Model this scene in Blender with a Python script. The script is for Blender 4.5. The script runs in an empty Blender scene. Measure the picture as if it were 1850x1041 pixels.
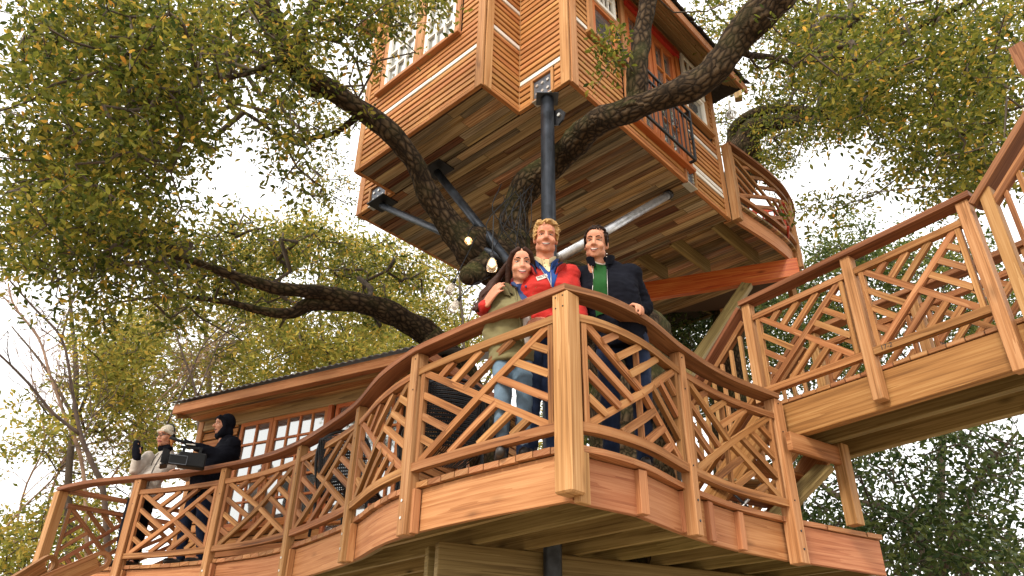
import bpy, math, random, bmesh
import numpy as np
from mathutils import Vector as V, Matrix, Euler, noise
from mathutils.bvhtree import BVHTree
random.seed(11); rng = np.random.default_rng(11)
S = bpy.context.scene
COL = S.collection
# ------------------------------------------------------------------ camera, sky, sun, exposure
# the photographer's eye is the origin; the ground is 1.6 m below it; y points away from the viewer
FPX = 1340.0; PITCH = math.radians(29.8); ROLL = math.radians(0.98); GZ = -1.6
_f = V((0, math.cos(PITCH), math.sin(PITCH))); _r = V((1, 0, 0)); _u = V((0, -math.sin(PITCH), math.cos(PITCH)))
CR = _r*math.cos(ROLL) + _u*math.sin(ROLL); CU = -_r*math.sin(ROLL) + _u*math.cos(ROLL)
cd = bpy.data.cameras.new('camera'); cam = bpy.data.objects.new('camera', cd); COL.objects.link(cam)
cd.sensor_width = 36; cd.lens = 36*FPX/1850; cd.clip_start = 0.05; cd.clip_end = 2000
M = Matrix.Identity(4)
for i in range(3):
    M[i][0] = CR[i]; M[i][1] = CU[i]; M[i][2] = -_f[i]
cam.matrix_world = M; S.camera = cam
SUN_EL = math.radians(37); SUN_AZ = math.radians(212)      # azimuth clockwise from +y: behind the viewer's left
w = bpy.data.worlds.new('World'); S.world = w; w.use_nodes = True
nt = w.node_tree; nt.nodes.clear()
sky = nt.nodes.new('ShaderNodeTexSky'); sky.sky_type = 'NISHITA'; sky.sun_disc = False
sky.sun_elevation = SUN_EL; sky.sun_rotation = SUN_AZ; sky.air_density = 1.0; sky.dust_density = 4.0; sky.ozone_density = 1.0
mixn = nt.nodes.new('ShaderNodeMix'); mixn.data_type = 'RGBA'; mixn.inputs[0].default_value = 0.88
mixn.inputs[7].default_value = (11.2, 11.0, 10.8, 1)             # an even white overcast over the blue
bg = nt.nodes.new('ShaderNodeBackground'); bg.inputs[1].default_value = 0.10
wo = nt.nodes.new('ShaderNodeOutputWorld')
nt.links.new(sky.outputs[0], mixn.inputs[6]); nt.links.new(mixn.outputs[2], bg.inputs[0]); nt.links.new(bg.outputs[0], wo.inputs[0])
sl = bpy.data.lights.new('sun', 'SUN'); sl.energy = 1.5; sl.angle = math.radians(14); sl.color = (1, 0.93, 0.82)
so = bpy.data.objects.new('sun', sl); COL.objects.link(so)
sd = V((math.sin(SUN_AZ)*math.cos(SUN_EL), math.cos(SUN_AZ)*math.cos(SUN_EL), math.sin(SUN_EL)))
so.rotation_euler = sd.to_track_quat('Z', 'Y').to_euler()
S.view_settings.view_transform = 'Standard'; S.view_settings.look = 'None'
S.view_settings.exposure = 1.15; S.view_settings.gamma = 1; S.view_settings.use_curve_mapping = False
S.render.engine = 'CYCLES'
S.cycles.max_bounces = 8; S.cycles.transparent_max_bounces = 8

# ------------------------------------------------------------------ geometry of the survey (photo pixel -> bearing)
def ray(px, py): return CR*((px-925)/FPX) - CU*((py-520.5)/FPX) + _f
def at_d(px, py, D):                      # at horizontal distance D from the viewer
    d = ray(px, py); return d*(D/math.hypot(d.x, d.y))
def at_z(px, py, z):                      # on the level z
    d = ray(px, py); return d*(z/d.z)
def at_pl(px, py, p, n):                  # on a plane
    d = ray(px, py); return d*(n.dot(p)/n.dot(d))

# ------------------------------------------------------------------ materials
def newmat(name):
    m = bpy.data.materials.new(name); m.use_nodes = True
    return m, m.node_tree, m.node_tree.nodes['Principled BSDF']
def nd(t, typ, **kw):
    n = t.nodes.new(typ)
    for k, v in kw.items(): setattr(n, k, v)
    return n
def ramp(t, fac, stops):
    r = t.nodes.new('ShaderNodeValToRGB')
    e = r.color_ramp.elements
    while len(e) < len(stops): e.new(0.5)
    for i, (p, c) in enumerate(stops):
        e[i].position = p; e[i].color = (*c, 1)
    t.links.new(fac, r.inputs[0]); return r.outputs[0]
def math_n(t, op, a, b=None, clamp=False):
    n = t.nodes.new('ShaderNodeMath'); n.operation = op; n.use_clamp = clamp
    for i, v in enumerate((a, b)):
        if v is None: continue
        if isinstance(v, (int, float)): n.inputs[i].default_value = v
        else: t.links.new(v, n.inputs[i])
    return n.outputs[0]
def mixc(t, fac, a, b, mode='MIX'):
    n = t.nodes.new('ShaderNodeMix'); n.data_type = 'RGBA'; n.blend_type = mode
    for i, v in ((0, fac), (6, a), (7, b)):
        if isinstance(v, (int, float)): n.inputs[i].default_value = v
        elif isinstance(v, tuple): n.inputs[i].default_value = (*v, 1)
        else: t.links.new(v, n.inputs[i])
    return n.outputs[2]

def wood(name, dark, mid, light, var=0.22, huev=0.007, rough=0.62, ring=7.0, fine=1.0, knots=0.5, weather=0.0, bump=0.25, streak=.62, spec=.16):
    m, t, b = newmat(name)
    uv = nd(t, 'ShaderNodeUVMap'); oi = nd(t, 'ShaderNodeObjectInfo')
    sep = nd(t, 'ShaderNodeSeparateXYZ'); t.links.new(uv.outputs[0], sep.inputs[0])
    off = math_n(t, 'MULTIPLY', oi.outputs['Random'], 37.0)
    def vec(su, sv, k=1.0):
        c = nd(t, 'ShaderNodeCombineXYZ')
        t.links.new(math_n(t, 'ADD', math_n(t, 'MULTIPLY', sep.outputs[0], su), off), c.inputs[0])
        t.links.new(math_n(t, 'ADD', math_n(t, 'MULTIPLY', sep.outputs[1], sv), off), c.inputs[1])
        t.links.new(math_n(t, 'MULTIPLY', off, k), c.inputs[2]); return c.outputs[0]
    n1 = nd(t, 'ShaderNodeTexNoise'); n1.inputs['Scale'].default_value = 1; n1.inputs['Detail'].default_value = 4
    t.links.new(vec(0.22, ring), n1.inputs['Vector'])
    # growth rings: a saw of the slow noise
    rg = math_n(t, 'FRACT', math_n(t, 'MULTIPLY', n1.outputs[0], 8.0))
    n2 = nd(t, 'ShaderNodeTexNoise'); n2.inputs['Scale'].default_value = 1; n2.inputs['Detail'].default_value = 3
    t.links.new(vec(2.6, 110.0), n2.inputs['Vector'])
    n3 = nd(t, 'ShaderNodeTexNoise'); n3.inputs['Scale'].default_value = 1; n3.inputs['Detail'].default_value = 3
    t.links.new(vec(0.9, 2.6, .3), n3.inputs['Vector'])
    n5 = nd(t, 'ShaderNodeTexNoise'); n5.inputs['Scale'].default_value = 1; n5.inputs['Detail'].default_value = 2
    t.links.new(vec(1.1, 42.0, .5), n5.inputs['Vector'])
    f = math_n(t, 'ADD', math_n(t, 'MULTIPLY', math_n(t, 'SUBTRACT', n5.outputs[0], .5), streak), math_n(t, 'MULTIPLY', rg, 0.26)); f = math_n(t, 'ADD', f, math_n(t, 'ADD', math_n(t, 'MULTIPLY', n2.outputs[0], 0.46*fine), math_n(t, 'MULTIPLY', n3.outputs[0], 0.52)))
    c = ramp(t, f, [(0.28, dark), (0.58, mid), (0.92, light)])
    if knots:
        vo = nd(t, 'ShaderNodeTexVoronoi'); vo.inputs['Scale'].default_value = 1
        t.links.new(vec(1.7, 5.0), vo.inputs['Vector'])
        k = ramp(t, vo.outputs['Distance'], [(0.02, (1, 1, 1)), (0.10, (0.35, .35, .35)), (0.16, (0, 0, 0))])
        c = mixc(t, math_n(t, 'MULTIPLY', k, knots), c, tuple(x*0.35 for x in dark))
    if weather:
        wn = nd(t, 'ShaderNodeTexNoise'); wn.inputs['Scale'].default_value = 1; wn.inputs['Detail'].default_value = 6
        t.links.new(vec(1.1, 9.0, .7), wn.inputs['Vector'])
        wf = ramp(t, wn.outputs[0], [(0.45, (0, 0, 0)), (0.66, (1, 1, 1))])
        c = mixc(t, math_n(t, 'MULTIPLY', wf, weather), c, (0.12, 0.105, 0.085))
    hs = nd(t, 'ShaderNodeHueSaturation')
    r2 = math_n(t, 'FRACT', math_n(t, 'MULTIPLY', oi.outputs['Random'], 17.31))
    t.links.new(math_n(t, 'ADD', math_n(t, 'MULTIPLY', r2, 2*huev), 0.5-huev), hs.inputs['Hue'])
    t.links.new(math_n(t, 'ADD', math_n(t, 'MULTIPLY', oi.outputs['Random'], 2*var), 1-var), hs.inputs['Value'])
    t.links.new(c, hs.inputs['Color'])
    t.links.new(hs.outputs[0], b.inputs['Base Color'])
    t.links.new(math_n(t, 'ADD', math_n(t, 'MULTIPLY', n2.outputs[0], .25), rough-.12), b.inputs['Roughness'])
    b.inputs['Specular IOR Level'].default_value = spec
    bp = nd(t, 'ShaderNodeBump'); bp.inputs['Strength'].default_value = bump; bp.inputs['Distance'].default_value = 0.004
    t.links.new(math_n(t, 'ADD', math_n(t, 'MULTIPLY', rg, .5), n2.outputs[0]), bp.inputs['Height']); t.links.new(bp.outputs[0], b.inputs['Normal'])
    return m
def plain(name, col, rough=0.6, metal=0.0, nscale=30, namt=0.12, bump=0.0, coat=0.0, spec=None):
    m, t, b = newmat(name)
    tc = nd(t, 'ShaderNodeTexCoord'); n = nd(t, 'ShaderNodeTexNoise'); n.inputs['Scale'].default_value = nscale; n.inputs['Detail'].default_value = 5
    t.links.new(tc.outputs['Object'], n.inputs['Vector'])
    c = ramp(t, n.outputs[0], [(0.3, tuple(x*(1-namt) for x in col)), (0.7, tuple(min(1, x*(1+namt)) for x in col))])
    t.links.new(c, b.inputs['Base Color']); b.inputs['Roughness'].default_value = rough; b.inputs['Metallic'].default_value = metal
    if coat: b.inputs['Coat Weight'].default_value = coat
    if spec is not None: b.inputs['Specular IOR Level'].default_value = spec
    if bump:
        bp = nd(t, 'ShaderNodeBump'); bp.inputs['Strength'].default_value = bump; bp.inputs['Distance'].default_value = 0.01
        t.links.new(n.outputs[0], bp.inputs['Height']); t.links.new(bp.outputs[0], b.inputs['Normal'])
    return m
MT = {}
MT['rail'] = wood('rail_cedar', (0.094, 0.034, 0.011), (0.271, 0.114, 0.039), (0.410, 0.210, 0.087), var=.2)
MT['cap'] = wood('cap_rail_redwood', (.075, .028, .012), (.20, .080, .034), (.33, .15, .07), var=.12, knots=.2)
MT['post'] = wood('post_cedar', (0.164, 0.074, 0.025), (0.344, 0.168, 0.062), (0.467, 0.269, 0.123), var=.14)
MT['fascia'] = wood('fascia_cedar', (.15, .050, .019), (.335, .130, .052), (.45, .21, .095), var=.12, fine=1.5)
MT['pine'] = wood('treated_pine', (.095, .06, .02), (.21, .15, .055), (.33, .25, .105), var=.2, ring=11, knots=.9)
MT['deck'] = wood('deck_board_cedar', (0.139, 0.050, 0.018), (0.303, 0.130, 0.051), (0.410, 0.218, 0.102), var=.25)
MT['siding'] = wood('siding_cedar', (.17, .062, .018), (.38, .158, .050), (.50, .26, .095), var=.13, huev=.006, knots=.25)
MT['corner'] = wood('corner_board_cedar', (0.180, 0.074, 0.026), (0.369, 0.168, 0.063), (0.467, 0.252, 0.113), var=.1, knots=.5)
MT['barn'] = wood('barn_plank', (.08, .042, .018), (.27, .145, .065), (.47, .31, .16), var=.5, huev=.02, rough=.8, weather=.65, ring=10, knots=.7, bump=.5, streak=1.3)
MT['barn_grey'] = wood('barn_plank_grey', (.085, .062, .036), (.22, .165, .10), (.39, .31, .20), var=.4, rough=.8, weather=.6, ring=10, knots=.6, bump=.5, streak=1.3)
MT['barn_red'] = wood('barn_plank_red', (.06, .022, .010), (.16, .062, .026), (.27, .13, .06), var=.4, rough=.8, weather=.3, ring=10, knots=.6, bump=.5, streak=1.3)
MT['barn_pale'] = wood('barn_plank_pale', (.16, .10, .045), (.33, .225, .115), (.46, .34, .19), var=.3, rough=.8, weather=.35, ring=10, knots=.5, bump=.5, streak=1.3)
MT['bridge'] = wood('bridge_glulam', (.13, .055, .016), (.29, .135, .042), (.41, .225, .082), var=.08, knots=.25)
MT['redbeam'] = wood('stained_beam', (.26, .035, .012), (.46, .085, .022), (.60, .20, .05), var=.05, rough=.35, knots=.8)
MT['orange'] = wood('stained_fir', (0.279, 0.068, 0.016), (0.410, 0.128, 0.036), (0.492, 0.192, 0.064), var=.1, rough=.4, knots=.1)
MT['redpaint'] = wood('red_stained_fir', (.28, .02, .01), (.40, .045, .02), (.48, .08, .03), var=.08, rough=.45, knots=.1)
MT['eave'] = wood('eave_board', (.16, .10, .045), (.30, .19, .085), (.40, .28, .14), var=.12, knots=.3)
MT['white'] = wood('white_paint', (.62, .58, .50), (.76, .73, .66), (.82, .80, .74), var=.05, huev=.004, knots=.0, bump=.15)
MT['whiteboard'] = wood('whitewashed_board', (.40, .33, .25), (.68, .63, .55), (.80, .77, .71), var=.06, huev=.004, knots=.3)
MT['dark'] = plain('dark_sheathing', (.05, .022, .009), .9)
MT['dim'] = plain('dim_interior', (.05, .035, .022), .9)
MT['steel'] = plain('dark_steel', (.036, .042, .052), .42, .7, 9, .55)
MT['galv'] = plain('galvanised_steel', (.46, .46, .46), .38, .85, 14, .3)
MT['iron'] = plain('black_iron', (.012, .012, .014), .45, .3, 20, .2)
MT['plate'] = plain('grey_plate_steel', (.11, .12, .14), .5, .7, 12, .3)
MT['bolt'] = plain('zinc_bolt', (.62, .60, .55), .35, .8, 40, .1)
MT['rooftin'] = plain('corrugated_metal', (.16, .15, .14), .5, .6, 8, .3)
MT['shingle'] = plain('dark_shingle', (.035, .03, .026), .9, 0, 25, .4, .5)
m, t, b = newmat('window_glass')
b.inputs['Base Color'].default_value = (.42, .43, .42, 1); b.inputs['Metallic'].default_value = .82; b.inputs['Roughness'].default_value = .045
tc = nd(t, 'ShaderNodeTexCoord'); n = nd(t, 'ShaderNodeTexNoise'); n.inputs['Scale'].default_value = 2.2
bp = nd(t, 'ShaderNodeBump'); bp.inputs['Strength'].default_value = .04
t.links.new(tc.outputs['Object'], n.inputs[0]); t.links.new(n.outputs[0], bp.inputs['Height']); t.links.new(bp.outputs[0], b.inputs['Normal'])
MT['glass'] = m

# ------------------------------------------------------------------ object helpers
WM = {}
def tag(o, label=None, cat=None, group=None, kind=None):
    if label: o['label'] = label
    if cat: o['category'] = cat
    if group: o['group'] = group
    if kind: o['kind'] = kind
    return o
def thing(name, loc, label, cat, group=None):
    o = bpy.data.objects.new(name, None); COL.objects.link(o); o.empty_display_size = .2
    o.location = loc; WM[o] = Matrix.Translation(V(loc)); return tag(o, label, cat, group)
def mesh_data(name, vs, fs, mat, uvs=None, smooth=False):
    me = bpy.data.meshes.new(name); me.from_pydata(vs, [], fs)
    if uvs is not None:
        l = me.uv_layers.new(name='UVMap'); l.data.foreach_set('uv', np.asarray(uvs, dtype=np.float32).ravel())
    me.materials.append(MT[mat] if isinstance(mat, str) else mat)
    if smooth: me.polygons.foreach_set('use_smooth', [True]*len(me.polygons))
    return me
def link(name, me, parent=None, M=None):
    o = bpy.data.objects.new(name, me); COL.objects.link(o)
    M = M or Matrix.Identity(4); WM[o] = M
    if parent is not None:
        o.parent = parent; o.matrix_local = WM[parent].inverted() @ M
    else: o.matrix_local = M
    return o
def wmesh(name, vs, fs, mat, parent=None, uvs=None, smooth=False):      # world coordinates -> object with its own centre
    vs = [V(v) for v in vs]
    c = sum(vs, V())/len(vs)
    return link(name, mesh_data(name, [v-c for v in vs], fs, mat, uvs, smooth), parent, Matrix.Translation(c))
CHB = {}
def chamfer_box(lx, ly, lz, c):
    """box along x with cut edges: vertices, faces, loop uvs (metres, u along the grain)"""
    hx, hy, hz = lx/2, ly/2, lz/2
    vs = []; idx = {}
    for sx in (-1, 1):
        for sy in (-1, 1):
            for sz in (-1, 1):
                for ax in range(3):
                    p = [sx*(hx-c), sy*(hy-c), sz*(hz-c)]
                    p[ax] = (sx*hx, sy*hy, sz*hz)[ax]
                    idx[(sx, sy, sz, ax)] = len(vs); vs.append(tuple(p))
    fs = []
    def quad(a, b, c_, d): fs.append((a, b, c_, d))
    for ax in range(3):
        o1, o2 = [(1, 2), (2, 0), (0, 1)][ax]
        for s in (-1, 1):
            q = []
            for s1, s2 in ((-1, -1), (1, -1), (1, 1), (-1, 1)):
                k = [0, 0, 0]; k[ax] = s; k[o1] = s1; k[o2] = s2
                q.append(idx[(*k, ax)])
            fs.append(tuple(q if s > 0 else q[::-1]))
    for ax in range(3):                       # edges along ax
        o1, o2 = [(1, 2), (2, 0), (0, 1)][ax]
        for s1 in (-1, 1):
            for s2 in (-1, 1):
                ka = [0, 0, 0]; kb = [0, 0, 0]
                ka[ax] = -1; kb[ax] = 1; ka[o1] = kb[o1] = s1; ka[o2] = kb[o2] = s2
                q = [idx[(*ka, o1)], idx[(*kb, o1)], idx[(*kb, o2)], idx[(*ka, o2)]]
                if s1*s2 > 0: q = q[::-1]
                fs.append(tuple(q))
    for sx in (-1, 1):
        for sy in (-1, 1):
            for sz in (-1, 1):
                q = [idx[(sx, sy, sz, a)] for a in range(3)]
                fs.append(tuple(q if sx*sy*sz > 0 else q[::-1]))
    uv = []
    for f in fs:
        a, b_, c_ = [V(vs[i]) for i in f[:3]]; n = (b_-a).cross(c_-a)
        ax = max(range(3), key=lambda i: abs(n[i]))
        for i in f:
            x, y, z = vs[i]
            uv.append((x, y+.31) if ax == 2 else (x, z+.87) if ax == 1 else (y*.3+.11, z+1.7))
    return vs, fs, uv
def frame(p0, p1, up):
    x = (p1-p0).normalized(); y = up.cross(x)
    if y.length < 1e-4: y = V((0, 1, 0)).cross(x)
    y.normalize(); z = x.cross(y)
    M = Matrix.Identity(4)
    for i in range(3): M[i][0] = x[i]; M[i][1] = y[i]; M[i][2] = z[i]
    return M
def board(name, parent, p0, p1, wy, hz, mat, up=V((0, 0, 1)), c=0.004):
    """timber from p0 to p1: wy across, hz along up"""
    p0 = V(p0); p1 = V(p1); L = (p1-p0).length
    c = min(c, wy*.2, hz*.2)
    vs, fs, uv = chamfer_box(L, wy, hz, c)
    M = Matrix.Translation((p0+p1)/2) @ frame(p0, p1, V(up))
    return link(name, mesh_data(name, vs, fs, mat, uv), parent, M)
def boxes(name, parent, lst, mat, origin=None):
    """several timbers (p0,p1,wy,hz,up) as one mesh"""
    V_, F_, U_ = [], [], []
    for p0, p1, wy, hz, up in lst:
        p0 = V(p0); p1 = V(p1)
        vs, fs, uv = chamfer_box((p1-p0).length, wy, hz, min(.003, wy*.2, hz*.2))
        M = Matrix.Translation((p0+p1)/2) @ frame(p0, p1, V(up)); n = len(V_)
        V_ += [M @ V(v) for v in vs]; F_ += [tuple(i+n for i in f) for f in fs]; U_ += uv
    return wmesh(name, V_, F_, mat, parent, U_)
def sweep(name, parent, pts, sides, w_, h_, mat, ups=None, dz=0.0):
    """bent timber: rectangular section w_ (along side) x h_ (along up) along pts"""
    n = len(pts); pts = [V(p) for p in pts]
    vs, fs, uv = [], [], []
    L = [0.0]
    for i in range(1, n): L.append(L[-1]+(pts[i]-pts[i-1]).length)
    for i in range(n):
        s = V(sides[i]); u = V(ups[i]) if ups else V((0, 0, 1))
        for a, b_ in ((-1, -1), (1, -1), (1, 1), (-1, 1)): vs.append(pts[i]+s*(a*w_/2)+u*(b_*h_/2))
    vv = [0, w_, w_+h_, 2*w_+h_, 2*w_+2*h_]
    for i in range(n-1):
        for k in range(4):
            k2 = (k+1) % 4
            fs.append((i*4+k, i*4+k2, i*4+4+k2, i*4+4+k)); uv += [(L[i], vv[k]), (L[i], vv[k+1]), (L[i+1], vv[k+1]), (L[i+1], vv[k])]
    fs.append((3, 2, 1, 0)); uv += [(0, 0), (0, .1), (.02, .1), (.02, 0)]
    e = (n-1)*4; fs.append((e, e+1, e+2, e+3)); uv += [(0, 0), (0, .1), (.02, .1), (.02, 0)]
    o = wmesh(name, vs, fs, mat, parent, uv)
    bm = bmesh.new(); bm.from_mesh(o.data); bmesh.ops.recalc_face_normals(bm, faces=bm.faces); bm.to_mesh(o.data); bm.free()
    return o
def tube_geo(pts, rad, ns=8, cap=True, jit=0.0, u0=0.0):
    pts = [V(p) for p in pts]; n = len(pts); vs, fs, uv = [], [], []
    t = (pts[1]-pts[0]).normalized(); a = t.orthogonal().normalized(); L = u0
    Ls = []
    for i in range(n):
        if i: L += (pts[i]-pts[i-1]).length
        Ls.append(L)
        t2 = (pts[min(i+1, n-1)]-pts[max(i-1, 0)]).normalized()
        a = (a-t2*a.dot(t2)).normalized(); b_ = t2.cross(a)
        for k in range(ns):
            th = 2*math.pi*k/ns; d = a*math.cos(th)+b_*math.sin(th); r = rad[i]
            if jit: r *= 1+jit*(noise.noise((pts[i]+d*r)*(2.2/max(rad[0], .05)*.35))*1.2+noise.noise((pts[i]+d*r)*9)*.5)
            vs.append(pts[i]+d*r)
    for i in range(n-1):
        for k in range(ns):
            k2 = (k+1) % ns; c = 2*math.pi*rad[i]/ns
            fs.append((i*ns+k, i*ns+k2, (i+1)*ns+k2, (i+1)*ns+k)); uv += [(Ls[i], k*c), (Ls[i], (k+1)*c), (Ls[i+1], (k+1)*c), (Ls[i+1], k*c)]
    if cap:
        fs.append(tuple(range(ns))[::-1]); uv += [(0, 0)]*ns
        fs.append(tuple((n-1)*ns+k for k in range(ns))); uv += [(0, 0)]*ns
    return vs, fs, uv
def tube(name, parent, pts, rad, mat, ns=10, smooth=True, jit=0.0):
    if not isinstance(rad, (list, tuple)): rad = [rad]*len(pts)
    vs, fs, uv = tube_geo(pts, rad, ns, True, jit)
    return wmesh(name, vs, fs, mat, parent, uv, smooth)
def catmull(P, n=8):
    P = [V(p) for p in P]; out = []
    for i in range(len(P)-1):
        p0 = P[i-1] if i else P[0]*2-P[1]; p1 = P[i]; p2 = P[i+1]; p3 = P[i+2] if i+2 < len(P) else P[-1]*2-P[-2]
        for k in range(n):
            t_ = k/n; out.append(.5*((2*p1)+(p2-p0)*t_+(2*p0-5*p1+4*p2-p3)*t_*t_+(3*p1-p0-3*p2+p3)*t_**3))
    out.append(P[-1]); return out
def poly_prism(poly, z0, z1):
    n = len(poly); vs = [V((p[0], p[1], z0)) for p in poly]+[V((p[0], p[1], z1)) for p in poly]
    area = sum(poly[i][0]*poly[(i+1) % n][1]-poly[(i+1) % n][0]*poly[i][1] for i in range(n))
    r = list(range(n)) if area > 0 else list(range(n))[::-1]
    fs = [tuple(r[::-1]), tuple(i+n for i in r)]
    for i in range(n):
        a, b_ = r[i], r[(i+1) % n]; fs.append((a, b_, b_+n, a+n))
    return vs, fs
Z = V((0, 0, 1))
A2 = V((.7266, -.6871, 0)); B2 = V((.6871, .7266, 0))          # the two house axes
def perp(d): return V((d.y, -d.x, 0))
# ------------------------------------------------------------------ ground
me = bpy.data.meshes.new('ground'); N_ = 60
gv = []; gf = []
for i in range(N_+1):
    for j in range(N_+1):
        x = -300+600*i/N_; y = -300+600*j/N_
        gv.append((x, y, GZ+.25*noise.noise(V((x*.05, y*.05, 0)))-.1*(math.hypot(x, y) > 20)))
for i in range(N_):
    for j in range(N_): a = i*(N_+1)+j; gf.append((a, a+N_+1, a+N_+2, a+1))
m, t, b = newmat('leaf_litter')
tc = nd(t, 'ShaderNodeTexCoord'); n = nd(t, 'ShaderNodeTexNoise'); n.inputs['Scale'].default_value = 3; n.inputs['Detail'].default_value = 9
t.links.new(tc.outputs['Object'], n.inputs[0])
t.links.new(ramp(t, n.outputs[0], [(.3, (.15, .115, .07)), (.5, (.28, .215, .14)), (.7, (.40, .31, .205))]), b.inputs['Base Color']); b.inputs['Roughness'].default_value = .95
MT['ground'] = m
g = link('ground', mesh_data('ground', gv, gf, 'ground', None, True)); tag(g, 'brown leaf litter ground under the tree house', None, None, 'structure')

# ------------------------------------------------------------------ main deck
ZD = 1.419                                   # top of the deck boards above the eye
K = .94
def sc(l): return [V((x*K, y*K, 0)) for x, y in l]
left_posts = sc([(-6.21, 10.41), (-4.82, 9.73), (-3.50, 9.13), (-2.33, 8.18), (-1.44, 6.90), (-.76, 5.67), (.38, 4.59)])
right_posts = sc([(.38, 4.59), (1.36, 5.54), (2.46, 6.54)])
lp = sc([(-6.21, 10.41), (-5.6, 10.02), (-4.82, 9.73), (-4.15, 9.47), (-3.50, 9.13), (-2.88, 8.72), (-2.33, 8.18), (-1.84, 7.52), (-1.44, 6.90), (-1.10, 6.19), (-.76, 5.67), (-.49, 5.385), (-.20, 5.10), (.09, 4.845), (.38, 4.59)])
rp = sc([(.38, 4.59), (.64, 4.72), (.97, 5.02), (1.36, 5.54), (1.86, 6.08), (2.46, 6.54)])
left_path = catmull(lp, 8); right_path = catmull(rp, 12)
class Path:
    def __init__(s, pts, z0, z1=None):
        s.p = [V((p[0], p[1], 0)) for p in pts]; s.l = [0.0]
        for i in range(1, len(s.p)): s.l.append(s.l[-1]+(s.p[i]-s.p[i-1]).length)
        s.L = s.l[-1]; s.z0 = z0; s.z1 = z0 if z1 is None else z1
    def at(s, d):
        d = max(0, min(s.L, d)); i = 0
        while i < len(s.l)-2 and s.l[i+1] < d: i += 1
        f = (d-s.l[i])/max(1e-6, s.l[i+1]-s.l[i]); p = s.p[i].lerp(s.p[i+1], f); p.z = s.z0+(s.z1-s.z0)*d/s.L
        return p
    def tan(s, d):
        q = s.at(min(s.L, d+.04))-s.at(max(0, d-.04)); q.z = 0; return q.normalized()
    def near(s, q):
        return min((k*s.L/400 for k in range(401)), key=lambda d: (s.at(d).xy-V(q).xy).length)
    def run(s, a, b, step=.12):
        n = max(1, int(math.ceil((b-a)/step))); return [a+(b-a)*i/n for i in range(n+1)]
def railing(th, P, posts, bays, cap=(0, None), inset=.0, drop=.33, psize=.09, hcap=1.0, curved=True, flip=False, balusters=False, slopebal=False, colour='rail', pcol='post', capw=.15, skip_caps=False, side=1, mitre=None):
    """posts: list of (arc, size, drop); bays: list of (s0, s1)"""
    for (d, sz, dr) in posts:
        p = P.at(d); tg = P.tan(d)
        o = board('post', th, p+Z*(-dr), p+Z*(hcap), sz, sz, pcol, up=perp(tg), c=.006)
        for zz in (.93, .86, -.08, -.2):                              # nail and bolt heads on the outer face
            if zz < -.0 and dr < .25: continue
    st = .11 if curved else 9
    if not skip_caps:
        a, b_ = cap[0], cap[1] if cap[1] is not None else P.L
        ds = P.run(a, b_, st)
        sds = [perp(P.tan(d)) for d in ds]
        if mitre:
            i_, other = mitre; t1_ = P.tan(ds[i_]); mv = (perp(t1_)+perp(other)).normalized(); sds[i_] = mv/mv.dot(perp(t1_))
        sweep('cap_rail', th, [P.at(d)+Z*(hcap+.024) for d in ds], sds, capw, .046, 'cap')
    for (s0, s1) in bays:
        ds = P.run(s0, s1, st)
        sd = [perp(P.tan(d)) for d in ds]
        sweep('upper_rail', th, [P.at(d)+Z*.842 for d in ds], sd, .062, .055, colour)
        sweep('bottom_rail', th, [P.at(d)+Z*.098 for d in ds], sd, .062, .06, colour)
        zb, zt = .126, .817
        if balusters:
            nb = max(2, int((s1-s0)/.115))
            for k in range(1, nb):
                d = s0+(s1-s0)*k/nb; p = P.at(d)
                board('baluster', th, p+Z*zb, p+Z*zt, .034, .034, colour, up=perp(P.tan(d)))
            continue
        m0, m1 = s0+.045, s1-.045
        for d in (m0, m1):
            p = P.at(d); board('stile', th, p+Z*zb, p+Z*zt, .042, .046, colour, up=perp(P.tan(d)))
        if curved and (s1-s0) > 1.15 and side < 0:
            d = (s0+s1)/2; p = P.at(d)-perp(P.tan(d))*.03; board('stile', th, p+Z*zb, p+Z*zt, .034, .036, colour, up=perp(P.tan(d)))
        i0, i1 = m0+.018, m1-.018
        segs = [((0, 0), (1, 1), .038), ((0, 1), (1, 0), .0345)]
        for c in (.26, .50, .74):
            segs.append((((1-c)/2, (1+c)/2), (1-c, 1), .032)); segs.append((((1+c)/2, (1-c)/2), (1, c), .031))
            segs[-1] = (((1+c)/2, (1-c)/2), (c, 0), .031)
            segs.append((((1+c)/2, (1+c)/2), (1, c), .0325)); segs.append((((1-c)/2, (1-c)/2), (0, 1-c), .0315))
        for (u0, v0), (u1, v1), thk in segs:
            if flip: u0, u1 = 1-u0, 1-u1
            pts = []; fs_ = [0, 1]
            if curved and min(u0, u1) < .42 and max(u0, u1) > .58: fs_ = [0, (.5-u0)/(u1-u0), 1]
            for f in fs_:
                 d = i0+(i1-i0)*(u0+(u1-u0)*f); p = P.at(d); p.z += zb+(zt-zb)*(v0+(v1-v0)*f)+0; pts.append((p, d))
            sds = [perp(P.tan(d)) for p, d in pts]; ps = [p for p, d in pts]
            ups = []
            for k in range(len(ps)):
                dr_ = (ps[min(k+1, len(ps)-1)]-ps[max(k-1, 0)]).normalized(); ups.append(dr_.cross(sds[k]).normalized())
            sweep('slat', th, ps, sds, thk, .051, colour, ups)

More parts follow.
